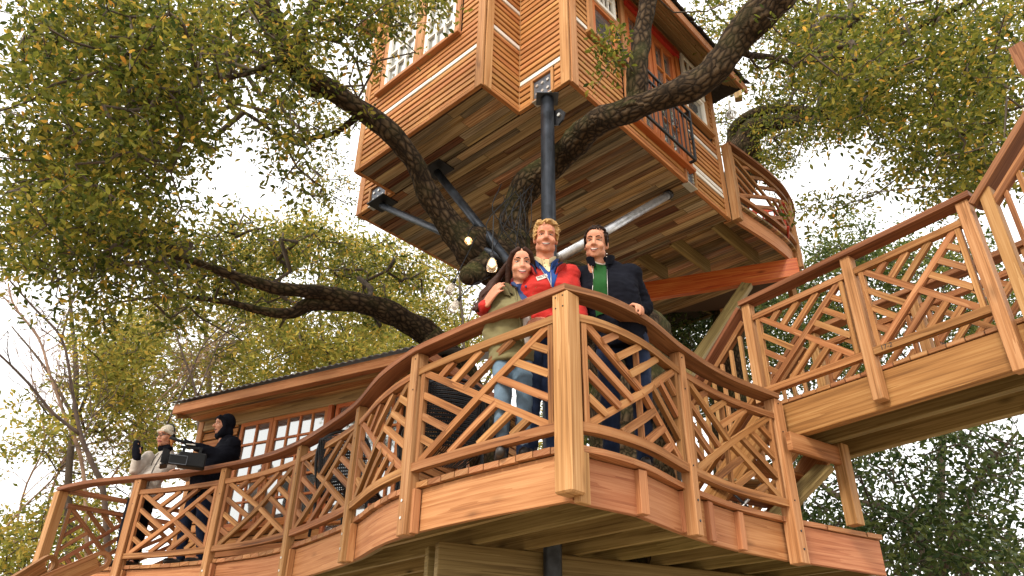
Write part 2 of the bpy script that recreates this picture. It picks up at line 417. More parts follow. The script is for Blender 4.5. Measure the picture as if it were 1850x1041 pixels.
LP = Path(left_path, ZD); RP = Path(right_path, ZD)
lps = [LP.near(p) for p in left_posts]; rps = [RP.near(p) for p in right_posts]
th = thing('deck_railing', (left_posts[3].x, left_posts[3].y, ZD), 'long wavy cedar deck railing with crossed lattice left of the corner post', 'railing', 'deck railings of cedar lattice')
posts = [(lps[0], .125, .45), (lps[1], .105, .42)]+[(d, .088, .36) for d in lps[2:5]]+[(lps[5], .1, .37)]
railing(th, LP, posts, [(lps[i]+(.05), lps[i+1]-(.05 if i < 5 else .075)) for i in range(1, 6)], cap=(0, LP.L+.0), mitre=(-1, RP.tan(0)))
corner = left_posts[6]
board('corner_post', th, corner+V((0, .0, ZD-.32)), corner+V((0, 0, ZD+1.0)), .135, .135, 'post', up=(A2-B2*.0), c=.012)
th2 = thing('deck_railing', (right_posts[1].x, right_posts[1].y, ZD), 'short curved cedar deck railing running from corner post to the footbridge', 'railing', 'deck railings of cedar lattice')
railing(th2, RP, [(rps[1], .088, .36), (rps[2], .115, .37)], [(rps[0]+.075, rps[1]-.05), (rps[1]+.05, rps[2]-.06)], cap=(0.0, RP.L+.02), side=-1, mitre=(0, LP.tan(LP.L)))
# return railing at the far left end
bp0 = left_posts[0]; bp1 = at_z(246, 912, 2.425); bp1.z = 0
BPth = thing('deck_railing', (bp0.x+.3, bp0.y+.3, ZD), 'shade-darkened back railing crossing the far left end of the deck', 'railing', 'deck railings of cedar lattice')
ed = (bp1-bp0).normalized(); bp2 = bp0+ed*2.6
P3 = Path([bp0+ed*.06, bp2], ZD)
railing(BPth, P3, [(1.0, .1, .3), (2.35, .1, .3)], [(.05, .95), (1.05, 2.3)], curved=False, flip=True, cap=(.0, 2.6), colour='cap', pcol='cap')  # darker cap wood puts this railing's shade into its colour

# bolt and nail heads
def heads(th, P, d, zs, off, r=.007, x=0.0, mat='iron'):
    for z in zs:
        p = P.at(d)+perp(P.tan(d))*off+P.tan(d)*x; p.z = ZD+z; n = perp(P.tan(d)); tube('bolt', th, [p-n*.004, p+n*.004], r, mat, 7, False)
for i in range(1, 6):
    sz = .05 if i in (1, 5) else .044
    heads(th, LP, lps[i], (.955, .70), sz, .006, .018); heads(th, LP, lps[i], (-.13, -.25), sz+.002, .011, 0, 'bolt')
for i in (1, 2):
    heads(th2, RP, rps[i], (.955, .70, .12), .046 if i == 1 else .06, .006, -.015); heads(th2, RP, rps[i], (-.12, -.26), .046 if i == 1 else .06, .009)
nl = A2*.0-B2; nr = A2
for f, zs in ((-1, (.965, .885)), (1, (.965, .885))):
    for z in zs:
        q = corner+(-B2)*.068+A2*(.03*f)+Z*(ZD+z); tube('bolt', th, [q+B2*.003, q-B2*.003], .0055, 'iron', 7, False)
def outward(P, d): return perp(P.tan(d))
# deck outline (plan), boards along the house axis B2
front = [LP.at(d)-Z*ZD+perp(LP.tan(d))*-.0 for d in LP.run(0, LP.L, .16)]
rfront = [RP.at(d)-Z*ZD for d in RP.run(0, RP.L, .14)][1:]
# the boards stop behind the posts
def inset(pts, amt):
    out = []
    for i, p in enumerate(pts):
        tg = (pts[min(i+1, len(pts)-1)]-pts[max(i-1, 0)]).normalized(); out.append(p+V((-tg.y, tg.x, 0))*amt)
    return out
rend = at_z(1593, 967, ZD); rend.z = 0
outline_front = inset(front, .022)[:-1]+[corner+(B2*.72-A2*.0).normalized()*.035*1.3]+inset(rfront, .022)+[rend]
outline = outline_front+[V((2.9, 8.3, 0)), V((1.2, 9.2, 0)), V((-.9, 9.4, 0)), V((-3.9, 11.2, 0)), V((-5.3, 11.6, 0))]
def clip(poly, n, c):
    out = []
    for i in range(len(poly)):
        p, q = poly[i], poly[(i+1) % len(poly)]; dp = p.dot(n)-c; dq = q.dot(n)-c
        if dp <= 0: out.append(p)
        if dp*dq < 0: out.append(p.lerp(q, dp/(dp-dq)))
    return out
deck = thing('deck', (0, 6.5, ZD-.3), 'wooden viewing deck on timber beams carrying the three people', 'deck')
smin = min(p.dot(A2) for p in outline); smax = max(p.dot(A2) for p in outline)
k = 0; s_ = smin
while s_ < smax:
    pl = clip(clip(outline, A2, s_+.132), -A2, -s_)
    if len(pl) >= 3:
        # drop repeated points
        q = [pl[0]]
        for p in pl[1:]:
            if (p-q[-1]).length > 1e-3: q.append(p)
        if len(q) >= 3:
            j = random.uniform(-.003, .003)
            vs, fs = poly_prism(q, ZD-.040+j, ZD+j)
            c = sum(vs, V())/len(vs); M = Matrix.Translation(c) @ frame(V((0, 0, 0)), B2, Z); Mi = M.inverted(); lv = [Mi @ v for v in vs]
            uv = []
            for f in fs:
                nz = abs((lv[f[1]]-lv[f[0]]).cross(lv[f[2]]-lv[f[1]]).normalized().z)
                for i in f: uv.append((lv[i].x, lv[i].y+(.0 if nz > .5 else lv[i].z*3)))
            link('deck_board', mesh_data('deck_board', lv, fs, 'deck', uv), deck, M)
    s_ += .140; k += 1
# fascia boards (bent to the edge), from post to post
ZF = ZD-.046
def fascia(pts, name='fascia', h=.288, inset_=.082, mat='fascia'):
    q = inset(pts, inset_)
    sds = []
    for i in range(len(q)):
        tg = (q[min(i+1, len(q)-1)]-q[max(i-1, 0)]).normalized(); sds.append(perp(tg))
    return sweep(name, deck, [p+Z*(ZF-h/2) for p in q], sds, .04, h, mat)
for i in range(1, 5):
    ds = LP.run(lps[i], lps[i+1]-.004, .14); fascia([LP.at(d)-Z*ZD for d in ds])
q = [LP.at(d)-Z*ZD for d in LP.run(lps[5], lps[6]-.03, .3)]; fascia(q)
ds = LP.run(lps[0], lps[1]-.004, .2); fascia([LP.at(d)-Z*ZD for d in ds])
# right side: short flat fascia lengths between upright blocks
cuts = [RP.at(d)-Z*ZD for d in (.07, rps[1]*.5, rps[1], rps[1]+.36, rps[1]+.78, rps[2])]
for i in range(5):
    a, b_ = cuts[i], cuts[i+1]; tg = (b_-a).normalized(); nrm = V((-tg.y, tg.x, 0))*.098
    board('fascia', deck, a+nrm+Z*(ZF-.145)+tg*.002, b_+nrm+Z*(ZF-.145)-tg*.002, .04, .29, 'fascia')
    if i < 4:
        board('blocking', deck, b_+nrm*.62+Z*(ZF-.285), b_+nrm*.62+Z*(ZF-.002), .075, .05, 'fascia', up=perp(tg))
a = cuts[5]; tg = (rend-a).normalized(); nrm = V((-tg.y, tg.x, 0))*.05
board('fascia', deck, a+nrm*1.2+Z*(ZF-.147), rend+nrm*1.0+Z*(ZF-.147)-tg*.01, .042, .292, 'fascia')
for d in lps[1:6]:
    p = LP.at(d)-Z*ZD; tg = LP.tan(d); nn = V((-tg.y, tg.x, 0))
    board('blocking', deck, p+tg*.062+nn*.028+Z*(ZF-.31), p+tg*.062+nn*.028+Z*(ZF-.003), .03, .06, 'fascia', up=nn)
pc = corner+V((.075, .05, 0)); board('blocking', deck, pc+Z*(ZF-.315), pc+Z*(ZF-.003), .10, .05, 'post', up=A2)
# joists under the boards, and the double beam on the steel post
jd = V((.65, -.76, 0)).normalized(); jn = perp(jd)*-1
for k in range(-9, 12):
    base = V((.15, 6.0, 0))+V((jd.y, -jd.x, 0))*0+V((-jd.y, jd.x, 0))*(-.42*k)
    # clip the joist line to the outline
    ts = []
    o2 = inset(outline_front, .115)+outline[len(outline_front):]
    nrm = V((-jd.y, jd.x, 0)); c = base.dot(nrm)
    for i in range(len(o2)):
        p, q = o2[i], o2[(i+1) % len(o2)]; dp = p.dot(nrm)-c; dq = q.dot(nrm)-c
        if dp*dq < 0: ts.append((p.lerp(q, dp/(dp-dq))-base).dot(jd))
    if len(ts) < 2: continue
    ts.sort()
    for t0, t1 in zip(ts[0::2], ts[1::2]):
        if t1-t0 < .3: continue
        board('joist', deck, base+jd*t0+Z*(ZF-.14), base+jd*(t1-.02)+Z*(ZF-.14), .045, .272, 'pine', c=.003)
# rim joist directly behind the fascia
for path, l0, l1 in ((LP, lps[1], LP.L), (RP, .05, RP.L)):
    ds = path.run(l0, l1, .13); q = inset([path.at(d)-Z*ZD for d in ds], .16)
    sds = [perp(path.tan(d)) for d in ds]; sweep('rim_joist', deck, [p+Z*(ZF-.136) for p in q], sds, .04, .255, 'pine')
bd = V((.90, .43, 0)).normalized(); bn = V((-bd.y, bd.x, 0))
b0 = at_z(790, 981, ZF-.29); b0.z = 0
for off, L_ in ((0, 3.4), (.22, 3.4)):
    board('beam', deck, b0+bn*off+Z*(ZF-.282-.19), b0+bn*off+bd*L_+Z*(ZF-.282-.19), .075, .38, 'pine', c=.006)
for px_, D_ in ((-4.6, 10.3), (-2.0, 8.6), (2.7, 7.4)):
    board('support_post', deck, V((px_, D_, GZ-.1)), V((px_, D_, ZF-.3)), .14, .14, 'pine')
# the two rounded stair-handrail ends low at the left
th = thing('stair_handrail', tuple(at_d(150, 1035, 9.6)-Z*.6), 'pair of rounded wooden stair handrails ending at the bottom left of the deck', 'handrail')
for k, (px, py, px2, py2) in enumerate(((85, 1022, 20, 1062), (180, 1014, 60, 1066))):
    e = at_d(px, py, 9.0); s = at_d(px2, py2, 8.8); dr = (s-e).normalized(); up = Z-dr*dr.z; up.normalize()
    pr = []
    hw = .075
    loop = []
    for i in range(13):
        a_ = math.pi/2+math.pi*i/12; loop.append(e+dr*(-math.cos(a_)*-1*.0)+dr*(-.10*abs(math.cos(a_-math.pi/2))**1 if False else .09*math.cos(a_))+up*(hw*math.sin(a_)))
    path = [s+up*hw]+loop+[s-up*hw*1.0]
    sd_ = dr.cross(up).normalized()
    ups = []
    for i in range(len(path)):
        d_ = (path[min(i+1, len(path)-1)]-path[max(0, i-1)]).normalized(); ups.append(d_.cross(sd_).normalized())
    sweep('rail_loop', th, path, [sd_]*len(path), .05, .04, 'rail', ups)
    board('web', th, e+up*.0+dr*.02, s, .024, hw*1.7, 'rail', up=up)

# ------------------------------------------------------------------ footbridge
ZB = 2.45
bdir = V((.57, -.822, 0)).normalized(); bper = V((-bdir.y, bdir.x, 0))   # towards the viewer's right; bper points to the far side
q1 = V((2.89, 5.42, 0))                     # outer face of the middle post
BW = .98
S0, S1 = -1.07, 1.04
th = thing('footbridge', (q1.x, q1.y, ZB-.3), 'timber footbridge on deep glulam beams crossing from the right edge to the deck', 'bridge')
e0 = q1+bper*.06
def bq(s, o, z): return e0+bdir*s+bper*o+Z*z
for o, mat in ((.05, 'bridge'), (.40, 'pine'), (BW-.06, 'pine')):
    board('beam', th, bq(S0+.03 if o > .1 else S0-.02, o, ZB-.045-.15), bq(S1+.5, o, ZB-.045-.15), .09, .30, mat, c=.004)
for s in (S0-.02, S1+.46): board('header', th, bq(s, .1, ZB-.2), bq(s, BW-.11, ZB-.2), .05, .27, 'pine')
s_ = S0-.06
while s_ < S1+.5:
    board('deck_board', th, bq(s_+.07, -.005, ZB-.02), bq(s_+.07, BW, ZB-.02), .133, .036, 'deck'); s_ += .14
th3 = thing('bridge_railing', (q1.x, q1.y, ZB), 'near cedar lattice railing along the footbridge facing the viewer', 'railing', 'footbridge railings')
Pn = Path([q1+bdir*(S0-.05), q1+bdir*(S1+.05)], ZB)
railing(th3, Pn, [(.05, .09, .0), (1.12, .092, .3), (2.12, .095, .4)], [(.105, 1.07), (1.17, 2.07)], curved=False, flip=False, cap=(-.02, 2.2), psize=.09)
th4 = thing('bridge_railing', (q1.x+bper.x, q1.y+bper.y, ZB), 'far cedar lattice railing along the footbridge seen through the near one', 'railing', 'footbridge railings')
f0 = q1+bper*(BW+.06)
Pf = Path([f0+bdir*(S0-.05), f0+bdir*(S1+.05)], ZB)
railing(th4, Pf, [(.05, .09, .2), (1.12, .09, .2), (2.12, .09, .2)], [(.105, 1.07), (1.17, 2.07)], curved=False, flip=True, cap=(-.02, 2.2))
# steps rising off the bridge on the right (guard with balusters)
th5 = thing('stair_railing', tuple(q1+bdir*1.3+Z*ZB), 'steep baluster handrail rising from the footbridge at the right edge', 'railing', 'stair railings')
t0_ = q1+bdir*(S1+.16)-bper*.03
sl = .92
def stair_rail(th, base, dr, rise, L, mat='rail', n=9, capz=1.02, start=.1):
    pr = V((-dr.y, dr.x, 0)); 
    vec = dr+Z*rise
    up = (Z-vec.normalized()*vec.normalized().z).normalized()
    board('handrail', th, base-dr*.12+Z*(capz-.12*rise), base+vec*L+Z*capz, .15, .05, 'cap', up=up)
    board('upper_rail', th, base+Z*(capz-.16), base+vec*L+Z*(capz-.16), .06, .06, mat, up=up)
    board('bottom_rail', th, base+Z*.16, base+vec*L+Z*.16, .06, .07, mat, up=up)
    for k in range(n):
        d = start+(L-start)*k/n; p = base+vec*d
        board('baluster', th, p+Z*.19, p+Z*(capz-.19), .034, .034, mat, up=pr)
stair_rail(th5, t0_+Z*ZB, bdir, sl, 1.5, n=12)
board('post', th5, t0_-bdir*.02+Z*(ZB-.35), t0_-bdir*.02+Z*(ZB+1.0), .088, .09, 'post', up=bper)
board('post', th5, t0_+bdir*1.5+Z*(ZB+.9), t0_+bdir*1.5+Z*(ZB+2.6), .09, .09, 'post', up=bper)
th6 = thing('bridge_stair', tuple(q1+bdir*1.3+bper*.4+Z*ZB), 'timber steps climbing off the footbridge at the right edge', 'stairs')
for o in (.06, BW-.05):
    board('stringer', th6, bq(S1+.5, o, ZB-.2), bq(S1+2.0, o, ZB-.2+1.5*sl), .05, .28, 'bridge', up=(Z-bdir*.6).normalized())
for k in range(6): board('tread', th6, bq(S1+.62+.22*k, .0, ZB+.16+.2*k), bq(S1+.62+.22*k, BW, ZB+.16+.2*k), .24, .036, 'deck')
# rounded newel end at the top right edge of view
th = thing('newel_end', tuple(at_d(1846, 110, 5.4)-Z*.3), 'dark rounded end of a wooden handrail at the top right edge', 'handrail')
e = at_d(1850, 112, 5.4); sweep('rail_end', th, [e+Z*.16, e+Z*.05, e-Z*.08, e-Z*.14+V((.03, 0, 0)), e-Z*.17+V((.09, 0, 0))], [V((.5, -.8, 0))]*5, .1, .07, 'cap', [V((-.8, -.5, 0))]*5)
board('handrail', th, e+Z*.1+V((.06, 0, 0)), e+Z*.75+V((.62, -.5, 0)), .09, .06, 'cap')
# steps from the bridge down to the deck
th7 = thing('deck_stair', tuple(bq(S0-.5, .4, ZD)), 'short timber flight with balusters from the footbridge down to the deck', 'stairs')
dn = -bdir
for o in (.02, BW-.02):
    base = bq(S0-.03, o-.06, ZB)
    vec = dn-Z*.82
    up = (Z-vec.normalized()*vec.normalized().z).normalized()
    board('stringer', th7, base-Z*.16, base+vec*1.25-Z*.16, .045, .26, 'rail', up=up)
    board('handrail', th7, base+Z*1.0+dn*.05, base+vec*1.25+Z*1.0, .14, .045, 'cap', up=up)
    board('upper_rail', th7, base+Z*.86+dn*.05, base+vec*1.25+Z*.86, .06, .055, 'rail', up=up)
    board('bottom_rail', th7, base+Z*.14, base+vec*1.25+Z*.14, .06, .055, 'rail', up=up)
    for k in range(1, 10):
        p = base+vec*(1.25*k/10); board('baluster', th7, p+Z*.16, p+Z*.84, .034, .034, 'post', up=bper)
    board('newel_post', th7, base+vec*1.3-Z*.02, base+vec*1.3+Z*1.05, .09, .09, 'post', up=bper)
for k in range(4): board('tread', th7, bq(S0-.2-.26*k, 0, ZB-.2-.21*k), bq(S0-.2-.26*k, BW-.1, ZB-.2-.21*k), .25, .036, 'deck')
# post on the deck that carries the bridge end, with its tie and brace
th8 = thing('bridge_support', tuple(at_z(1545, 952, ZD)), 'timber post with tie and brace holding up the far side of the footbridge end', 'post')
pb = at_z(1546, 950, ZD); pb.z = 0
board('post', th8, pb+Z*ZD, pb+Z*(ZB-.33), .11, .11, 'post', up=bper)
tie0 = pb+Z*(ZB-.44); board('tie', th8, tie0-bper*.05, tie0-bper*.74, .05, .16, 'rail')
board('brace', th8, pb-bper*.2+bdir*-.05+Z*(ZB-.55), pb-bper*.62-bdir*.35+Z*(ZD+.03), .05, .22, 'pine', up=bdir)
# ------------------------------------------------------------------ tree house
HF = V((.575, 5.77, 0)); HC2 = HF-A2*.73; HC1 = HC2-B2*.59; HBL = HC1-A2*2.2; HBi = HBL+B2*.59; HL = HF-A2*3.68; HR = HF+B2*3.42
ZS, ZT = 5.85, 8.35                           # soffit and wall plate
house = thing('tree_house', tuple((HF+HR+HL)/3+Z*ZS), 'cedar clad tree house with plank underside held up by the big oak', 'tree house')
ROWS = [ZS+.03+.113*i for i in range(int((ZT-ZS-.03)/.113)+1)]
def wall(O, t_, nrm, L, zb, zt, openings, white_rows, name='wall', whole=True, thick=.06, end0=.05, end1=.05):
    """sheathing plate with lapped siding boards; t_ along, nrm outwards; openings: (t0,t1,z0,z1)"""
    wpart = board(name, house, O+nrm*(-thick/2-.004)+Z*((zb+zt)/2), O+t_*L+nrm*(-thick/2-.004)+Z*((zb+zt)/2), thick, zt-zb, 'dark', c=.001)
    z = zb+.034; r = 0
    while z+.1 < zt:
        sp = [(end0, L-end1)]
        for (a, b_, c, d) in openings:
            if d > z+.02 and c < z+.06:
                ns = []
                for s0, s1 in sp:
                    if b_ <= s0 or a >= s1: ns.append((s0, s1)); continue
                    if a > s0: ns.append((s0, a))
                    if b_ < s1: ns.append((b_, s1))
                sp = ns
        for s0, s1 in sp:
            if s1-s0 < .03: continue
            cuts = [s0]
            if s1-s0 > 1.9: cuts.append(s0+(s1-s0)*random.uniform(.3, .7))
            cuts.append(s1)
            for a, b_ in zip(cuts[:-1], cuts[1:]):
                mt_ = 'whiteboard' if any(abs(r-wr) < .5 and (lo <= (a+b_)/2 <= hi) for wr, lo, hi in white_rows) else 'siding'
                up = (Z+nrm*-.13).normalized()
                off = .016+random.uniform(-.003, .003)
                board('siding_board', wpart, O+t_*(a+.002)+nrm*off+Z*(z+.035), O+t_*(b_-.002)+nrm*off+Z*(z+.035), .022, .070, mt_, up=up, c=.004)
        z += .085; r += 1
    return wpart
def corner_boards(p, n1, n2, z0=ZS, z1=ZT, w_=.11):
    """two boards wrapping an outside corner; n1 and n2 point out of the two faces"""
    board('corner_board', house, p-n2*(w_/2-.028)+n1*.024+Z*(z0-.015), p-n2*(w_/2-.028)+n1*.024+Z*z1, w_, .03, 'corner', up=n1)
    board('corner_board', house, p-n1*(w_/2-.001)+n2*.027+Z*(z0-.012), p-n1*(w_/2-.001)+n2*.027+Z*z1, w_-.004, .03, 'corner', up=n2)
def window(par, O, t_, nrm, a, b_, z0, z1, nx, nz, fmat='white', trim='corner', bars='white', sill=True, fw=.05, glass='glass', tw=.085, proud=.03, name='window', mun=.022, level2=True):
    """frame ring as the window, panes and glazing bars below it"""
    P_ = lambda t, z, o: O+t_*t+nrm*o+Z*z
    fr = [(P_(a, z0+fw/2, proud), P_(b_, z0+fw/2, proud), .045, fw, Z), (P_(a, z1-fw/2, proud), P_(b_, z1-fw/2, proud), .045, fw, Z),
          (P_(a+fw/2, z0+fw, proud), P_(a+fw/2, z1-fw, proud), .045, fw, t_), (P_(b_-fw/2, z0+fw, proud), P_(b_-fw/2, z1-fw, proud), .045, fw, t_)]
    wpart = boxes(name, par, fr, fmat)
    xs = [a+fw+(b_-a-2*fw)*i/nx for i in range(nx+1)]; zs = [z0+fw+(z1-z0-2*fw)*i/nz for i in range(nz+1)]
    for i in range(nx):
        for j in range(nz):
            tl = random.uniform(-.004, .004); tl2 = random.uniform(-.004, .004)
            q = [P_(xs[i], zs[j], .012+tl), P_(xs[i+1], zs[j], .012-tl), P_(xs[i+1], zs[j+1], .012-tl+tl2), P_(xs[i], zs[j+1], .012+tl+tl2)]
            bk = [p-nrm*.006 for p in q]
            wmesh('pane', q+bk, [(0, 1, 2, 3), (7, 6, 5, 4), (0, 4, 5, 1), (1, 5, 6, 2), (2, 6, 7, 3), (3, 7, 4, 0)], glass, wpart)
    for i in range(1, nx): board('glazing_bar', wpart, P_(xs[i], z0+fw, proud-.002), P_(xs[i], z1-fw, proud-.002), .032, mun, bars, up=t_, c=.003)
    for j in range(1, nz): board('glazing_bar', wpart, P_(a+fw, zs[j], proud-.004), P_(b_-fw, zs[j], proud-.004), .032, mun, bars, up=Z, c=.003)
    if trim:
        board('trim', wpart, P_(a-tw/2, z0-.0, .036), P_(a-tw/2, z1+tw, .036), .04, tw, trim, up=t_)
        board('trim', wpart, P_(b_+tw/2, z0-.0, .036), P_(b_+tw/2, z1+tw, .036), .04, tw, trim, up=t_)
        board('trim', wpart, P_(a, z1+tw/2, .036), P_(b_, z1+tw/2, .036), .04, tw, trim, up=Z)
    if sill: board('sill', wpart, P_(a-tw-.04, z0-.03, .05), P_(b_+tw+.04, z0-.03, .05), .10, .05, trim or fmat, up=Z)
    return wpart
# bay wall (faces -B2), t runs from C1 towards -A2
wall(HC1, -A2, -B2, 2.2, ZS, 9.1, [(.36, 1.95, 6.93, 9)], [(7, 0, 9), (18, 1.5, 3)], name='bay_wall')
window(house, HC1, -A2, -B2, .47, 1.03, 6.95, 8.45, 3, 5, mun=.026, sill=False)
window(house, HC1, -A2, -B2, 1.20, 1.80, 6.95, 8.45, 3, 5, mun=.026, sill=False)
board('sill', house, HC1-A2*.36-B2*.05+Z*6.92, HC1-A2*1.93-B2*.05+Z*6.92, .10, .05, 'corner'); board('mullion', house, HC1-A2*1.115-B2*.055+Z*6.95, HC1-A2*1.115-B2*.055+Z*8.5, .05, .16, 'corner', up=A2)
corner_boards(HC1, -B2, A2, ZS, 9.1); corner_boards(HBL, -B2, -A2, ZS, 8.5)
# bay cheek (faces A2), t from C2 towards -B2
wall(HC2, -B2, A2, .59, ZS, 9.1, [], [(11, 0, 9), (18, 0, 9)], name='bay_cheek_wall', end0=.03)
wall(HBi, -B2, -A2, .59, ZS, ZT, [], [], name='bay_cheek_wall')
board('corner_board', house, HC2+(A2-B2)*.018+Z*(ZS-.01), HC2+(A2-B2)*.018+Z*9.1, .028, .028, 'corner', up=A2)
# front wall, faces -B2, t from F towards -A2
wall(HF, -A2, -B2, .73, ZS, 9.1, [(.19, .52, 5.80, 6.185)], [(4, 0, 9)], name='front_wall', end1=.03)
wall(HBi, -A2, -B2, .75, ZS, ZT, [(.12, .52, 5.80, 6.17)], [], name='front_wall', end0=.03)
# right wall, faces A2, t from F towards B2
ops = [(.34, .96, 6.84, 9), (1.0, 1.10, 6.1, 9), (1.10, 2.40, 6.08, 8.25), (2.42, 3.26, 7.12, 9), (2.28, 2.56, 5.8, 6.14)]
wall(HF, B2, A2, 3.42, ZS, ZT, ops, [(4, 2.5, 4), (11, 2.4, 4), (3, 2.6, 4), (12, .0, .5)], name='side_wall')
wall(HL, B2, -A2, 3.42, ZS, ZT, [], [], name='side_wall')
corner_boards(HF, -B2, A2, w_=.12); corner_boards(HR, B2, A2); corner_boards(HL, -B2, -A2)
# window beside the corner: lower orange sash with one pane, upper white sash
def wB(par, a, b_, z0, z1, nx, nz, **k): return window(par, HF, B2, A2, a, b_, z0, z1, nx, nz, **k)
wB(house, .43, .90, 6.90, 7.52, 1, 1, fmat='orange', bars='orange', trim='corner')
wB(house, .43, .90, 7.525, 8.30, 4, 3, trim=None, sill=False, proud=.055, fw=.055)
wB(house, 2.55, 3.10, 7.20, 7.72, 1, 1, fmat='white', trim='corner')
wB(house, 2.55, 3.10, 7.725, 8.30, 3, 2, trim=None, sill=False, proud=.05)
# french doors in an orange frame with a red head
PB = lambda t, z, o: HF+B2*t+A2*o+Z*z
board('door_post', house, PB(1.065, 6.2, .05), PB(1.065, 8.34, .05), .05, .09, 'corner', up=B2)
board('door_post', house, PB(2.40, 6.06, .05), PB(2.40, 8.30, .05), .05, .08, 'orange', up=B2)
board('door_head', house, PB(1.12, 8.14, .06), PB(2.44, 8.14, .06), .07, .12, 'redpaint', up=Z)
board('door_sill', house, PB(1.10, 6.06, .06), PB(2.44, 6.06, .06), .10, .05, 'orange', up=Z)
for a, b_ in ((1.14, 1.73), (1.75, 2.34)):
    d_ = wB(house, a, b_, 6.09, 8.07, 2, 4, fmat='orange', bars='orange', trim=None, sill=False, fw=.085, name='door', mun=.03)
    board('handle', d_, PB((b_-.04) if a < 1.5 else (a+.04), 7.05, .06), PB((b_-.04) if a < 1.5 else (a+.04), 7.20, .06), .02, .02, 'iron', up=B2)
board('plate_board', house, PB(1.0, 8.30, .03), PB(3.38, 8.30, .03), .04, .10, 'corner')
# soffit of reclaimed planks, running along A2
soffit = wmesh('soffit', *poly_prism([HF, HR, HR-A2*3.68, HL], ZS+.022, ZS+.07), 'dark', house)
def planks(O, along, across, L, Wd, zz, mat=None, wmin=.075, wmax=.15):
    s = 0
    while s < Wd-.02:
        pw = min(random.uniform(wmin, wmax), Wd-s); t_ = 0
        while t_ < L-.01:
            ln = min(random.uniform(.5, 1.9), L-t_)
            if L-t_-ln < .25: ln = L-t_
            zj = zz+random.uniform(-.006, .004)
            p = O+across*(s+pw/2)
            board('plank', soffit, p+along*(t_+.0025)+Z*zj, p+along*(t_+ln-.0025)+Z*zj, pw-.006, .02, mat or random.choice(('barn', 'barn', 'barn_grey', 'barn_red', 'barn_pale', 'barn_pale', 'barn_grey')), up=Z, c=.003)
            t_ += ln
        s += pw
planks(HL+B2*.035, A2, B2, 3.66, 3.36, ZS+.004)
planks(HBL+B2*.04+A2*.02, A2, B2, 2.16, .56, ZS+.006)
wmesh('bay_floor', *poly_prism([HC1-A2*.01+B2*.01, HC2, HBi, HBL+A2*.01+B2*.01], ZS+.024, ZS+.07), 'dark', house)
# bottom trim boards framing the soffit
for p, q, nn in ((HF, HC2, -B2), (HC2, HC1, A2), (HC1, HBL, -B2), (HBL, HBi, -A2), (HBi, HL, -B2), (HF, HR, A2), (HL, HL+B2*3.4, -A2)):
    board('skirt_board', house, p+nn*.006+Z*(ZS+.012), q+nn*.006+Z*(ZS+.012), .05, .042, 'siding')
# gusset plates let into the walls above the steel
def plate(P0, t_, nn, a, b_, z0, z1, nb=(3, 2), name='steel_plate'):
    pl = board(name, house, P0+t_*a+nn*.012+Z*((z0+z1)/2), P0+t_*b_+nn*.012+Z*((z0+z1)/2), .02, z1-z0, 'plate')
    for i in range(nb[0]):
        for j in range(nb[1]):
            c = P0+t_*(a+(b_-a)*(.2+.6*i/max(1, nb[0]-1)))+Z*(z0+(z1-z0)*(.30+.4*j/max(1, nb[1]-1)))
            tube('bolt', pl, [c+nn*.021, c+nn*.036], [.021, .019], 'bolt', 8, False)
    fw = .035
    for s in (a-fw/2, b_+fw/2): board('plate_trim', pl, P0+t_*s+nn*.03+Z*(z0-.02), P0+t_*s+nn*.03+Z*(z1+fw), .035, fw, 'corner', up=t_)
    board('plate_trim', pl, P0+t_*a+nn*.03+Z*(z1+fw/2), P0+t_*b_+nn*.03+Z*(z1+fw/2), .035, fw, 'corner')
    board('flange', pl, P0+t_*(a-.01)+nn*.0+Z*(z0-.012), P0+t_*(b_+.01)+nn*.0+Z*(z0-.012), .10, .014, 'bolt')
plate(HF, -A2, -B2, .225, .485, ZS-.0, 6.15)
plate(HBi, -A2, -B2, .155, .485, ZS-.0, 6.13)
plate(HF, B2, A2, 2.315, 2.52, ZS-.0, 6.10, (2, 3))
# roof: hip with broad boarded eaves; fascia, rafters, shingles
OE = .52; ZE = 7.93
def eave(P0, P1, nn, ext0, ext1):
    t_ = (P1-P0).normalized(); a = P0+nn*OE-t_*ext0; b_ = P1+nn*OE+t_*ext1
    board('eave_fascia', house, a+Z*(ZE+.07), b_+Z*(ZE+.07), .035, .15, 'corner', up=Z)
    # boarded underside sloping up to the wall
    for k in range(5):
        f0 = k/5; f1 = (k+1)/5-.012
        q = []
        for f, zz in ((f0, 0), (f1, 0)):
            pass
        c0 = nn*(-(OE)*(f0+f1)/2); zz = ZE+.10+.40*(f0+f1)/2
        board('eave_plank', house, a+c0+Z*zz, b_+c0+Z*zz, OE/5*1.06*.96, .02, 'eave', up=(Z+nn*.40/OE).normalized())
    n_ = int((b_-a).length/.11)
    for k in range(n_):                               # ragged shingle butts over the fascia
        s = a+(b_-a)*((k+.5)/n_); board('shingle', house, s+nn*(.06+random.uniform(-.012, .015))+Z*(ZE+.165), s-nn*.34+Z*(ZE+.165+.40*.40/OE), .104, .022, 'shingle', up=(Z+nn*.8).normalized())
eave(HF, HR, A2, .40, .15)
board('rafter_tail', house, HBL-A2*.02-B2*.1+Z*8.5, HBL-A2*.22-B2*.1+Z*8.38, .25, .08, 'barn')
ridge = (HF+HR-A2*1.84*2)*.5; ridge = HF+B2*1.7-A2*1.84
c1, c2, c3, c4 = HF+A2*OE-B2*.4, HR+A2*OE+B2*.15, HR-A2*3.7+B2*.15, HL-A2*.05-B2*.0
rv = [c1+Z*(ZE+.19), c2+Z*(ZE+.19), c3+Z*(ZE+.19), c4+Z*(ZE+.19), ridge-B2*.3+Z*10.2, ridge+B2*.6+Z*10.2]
rv += [v-Z*.04 for v in rv]
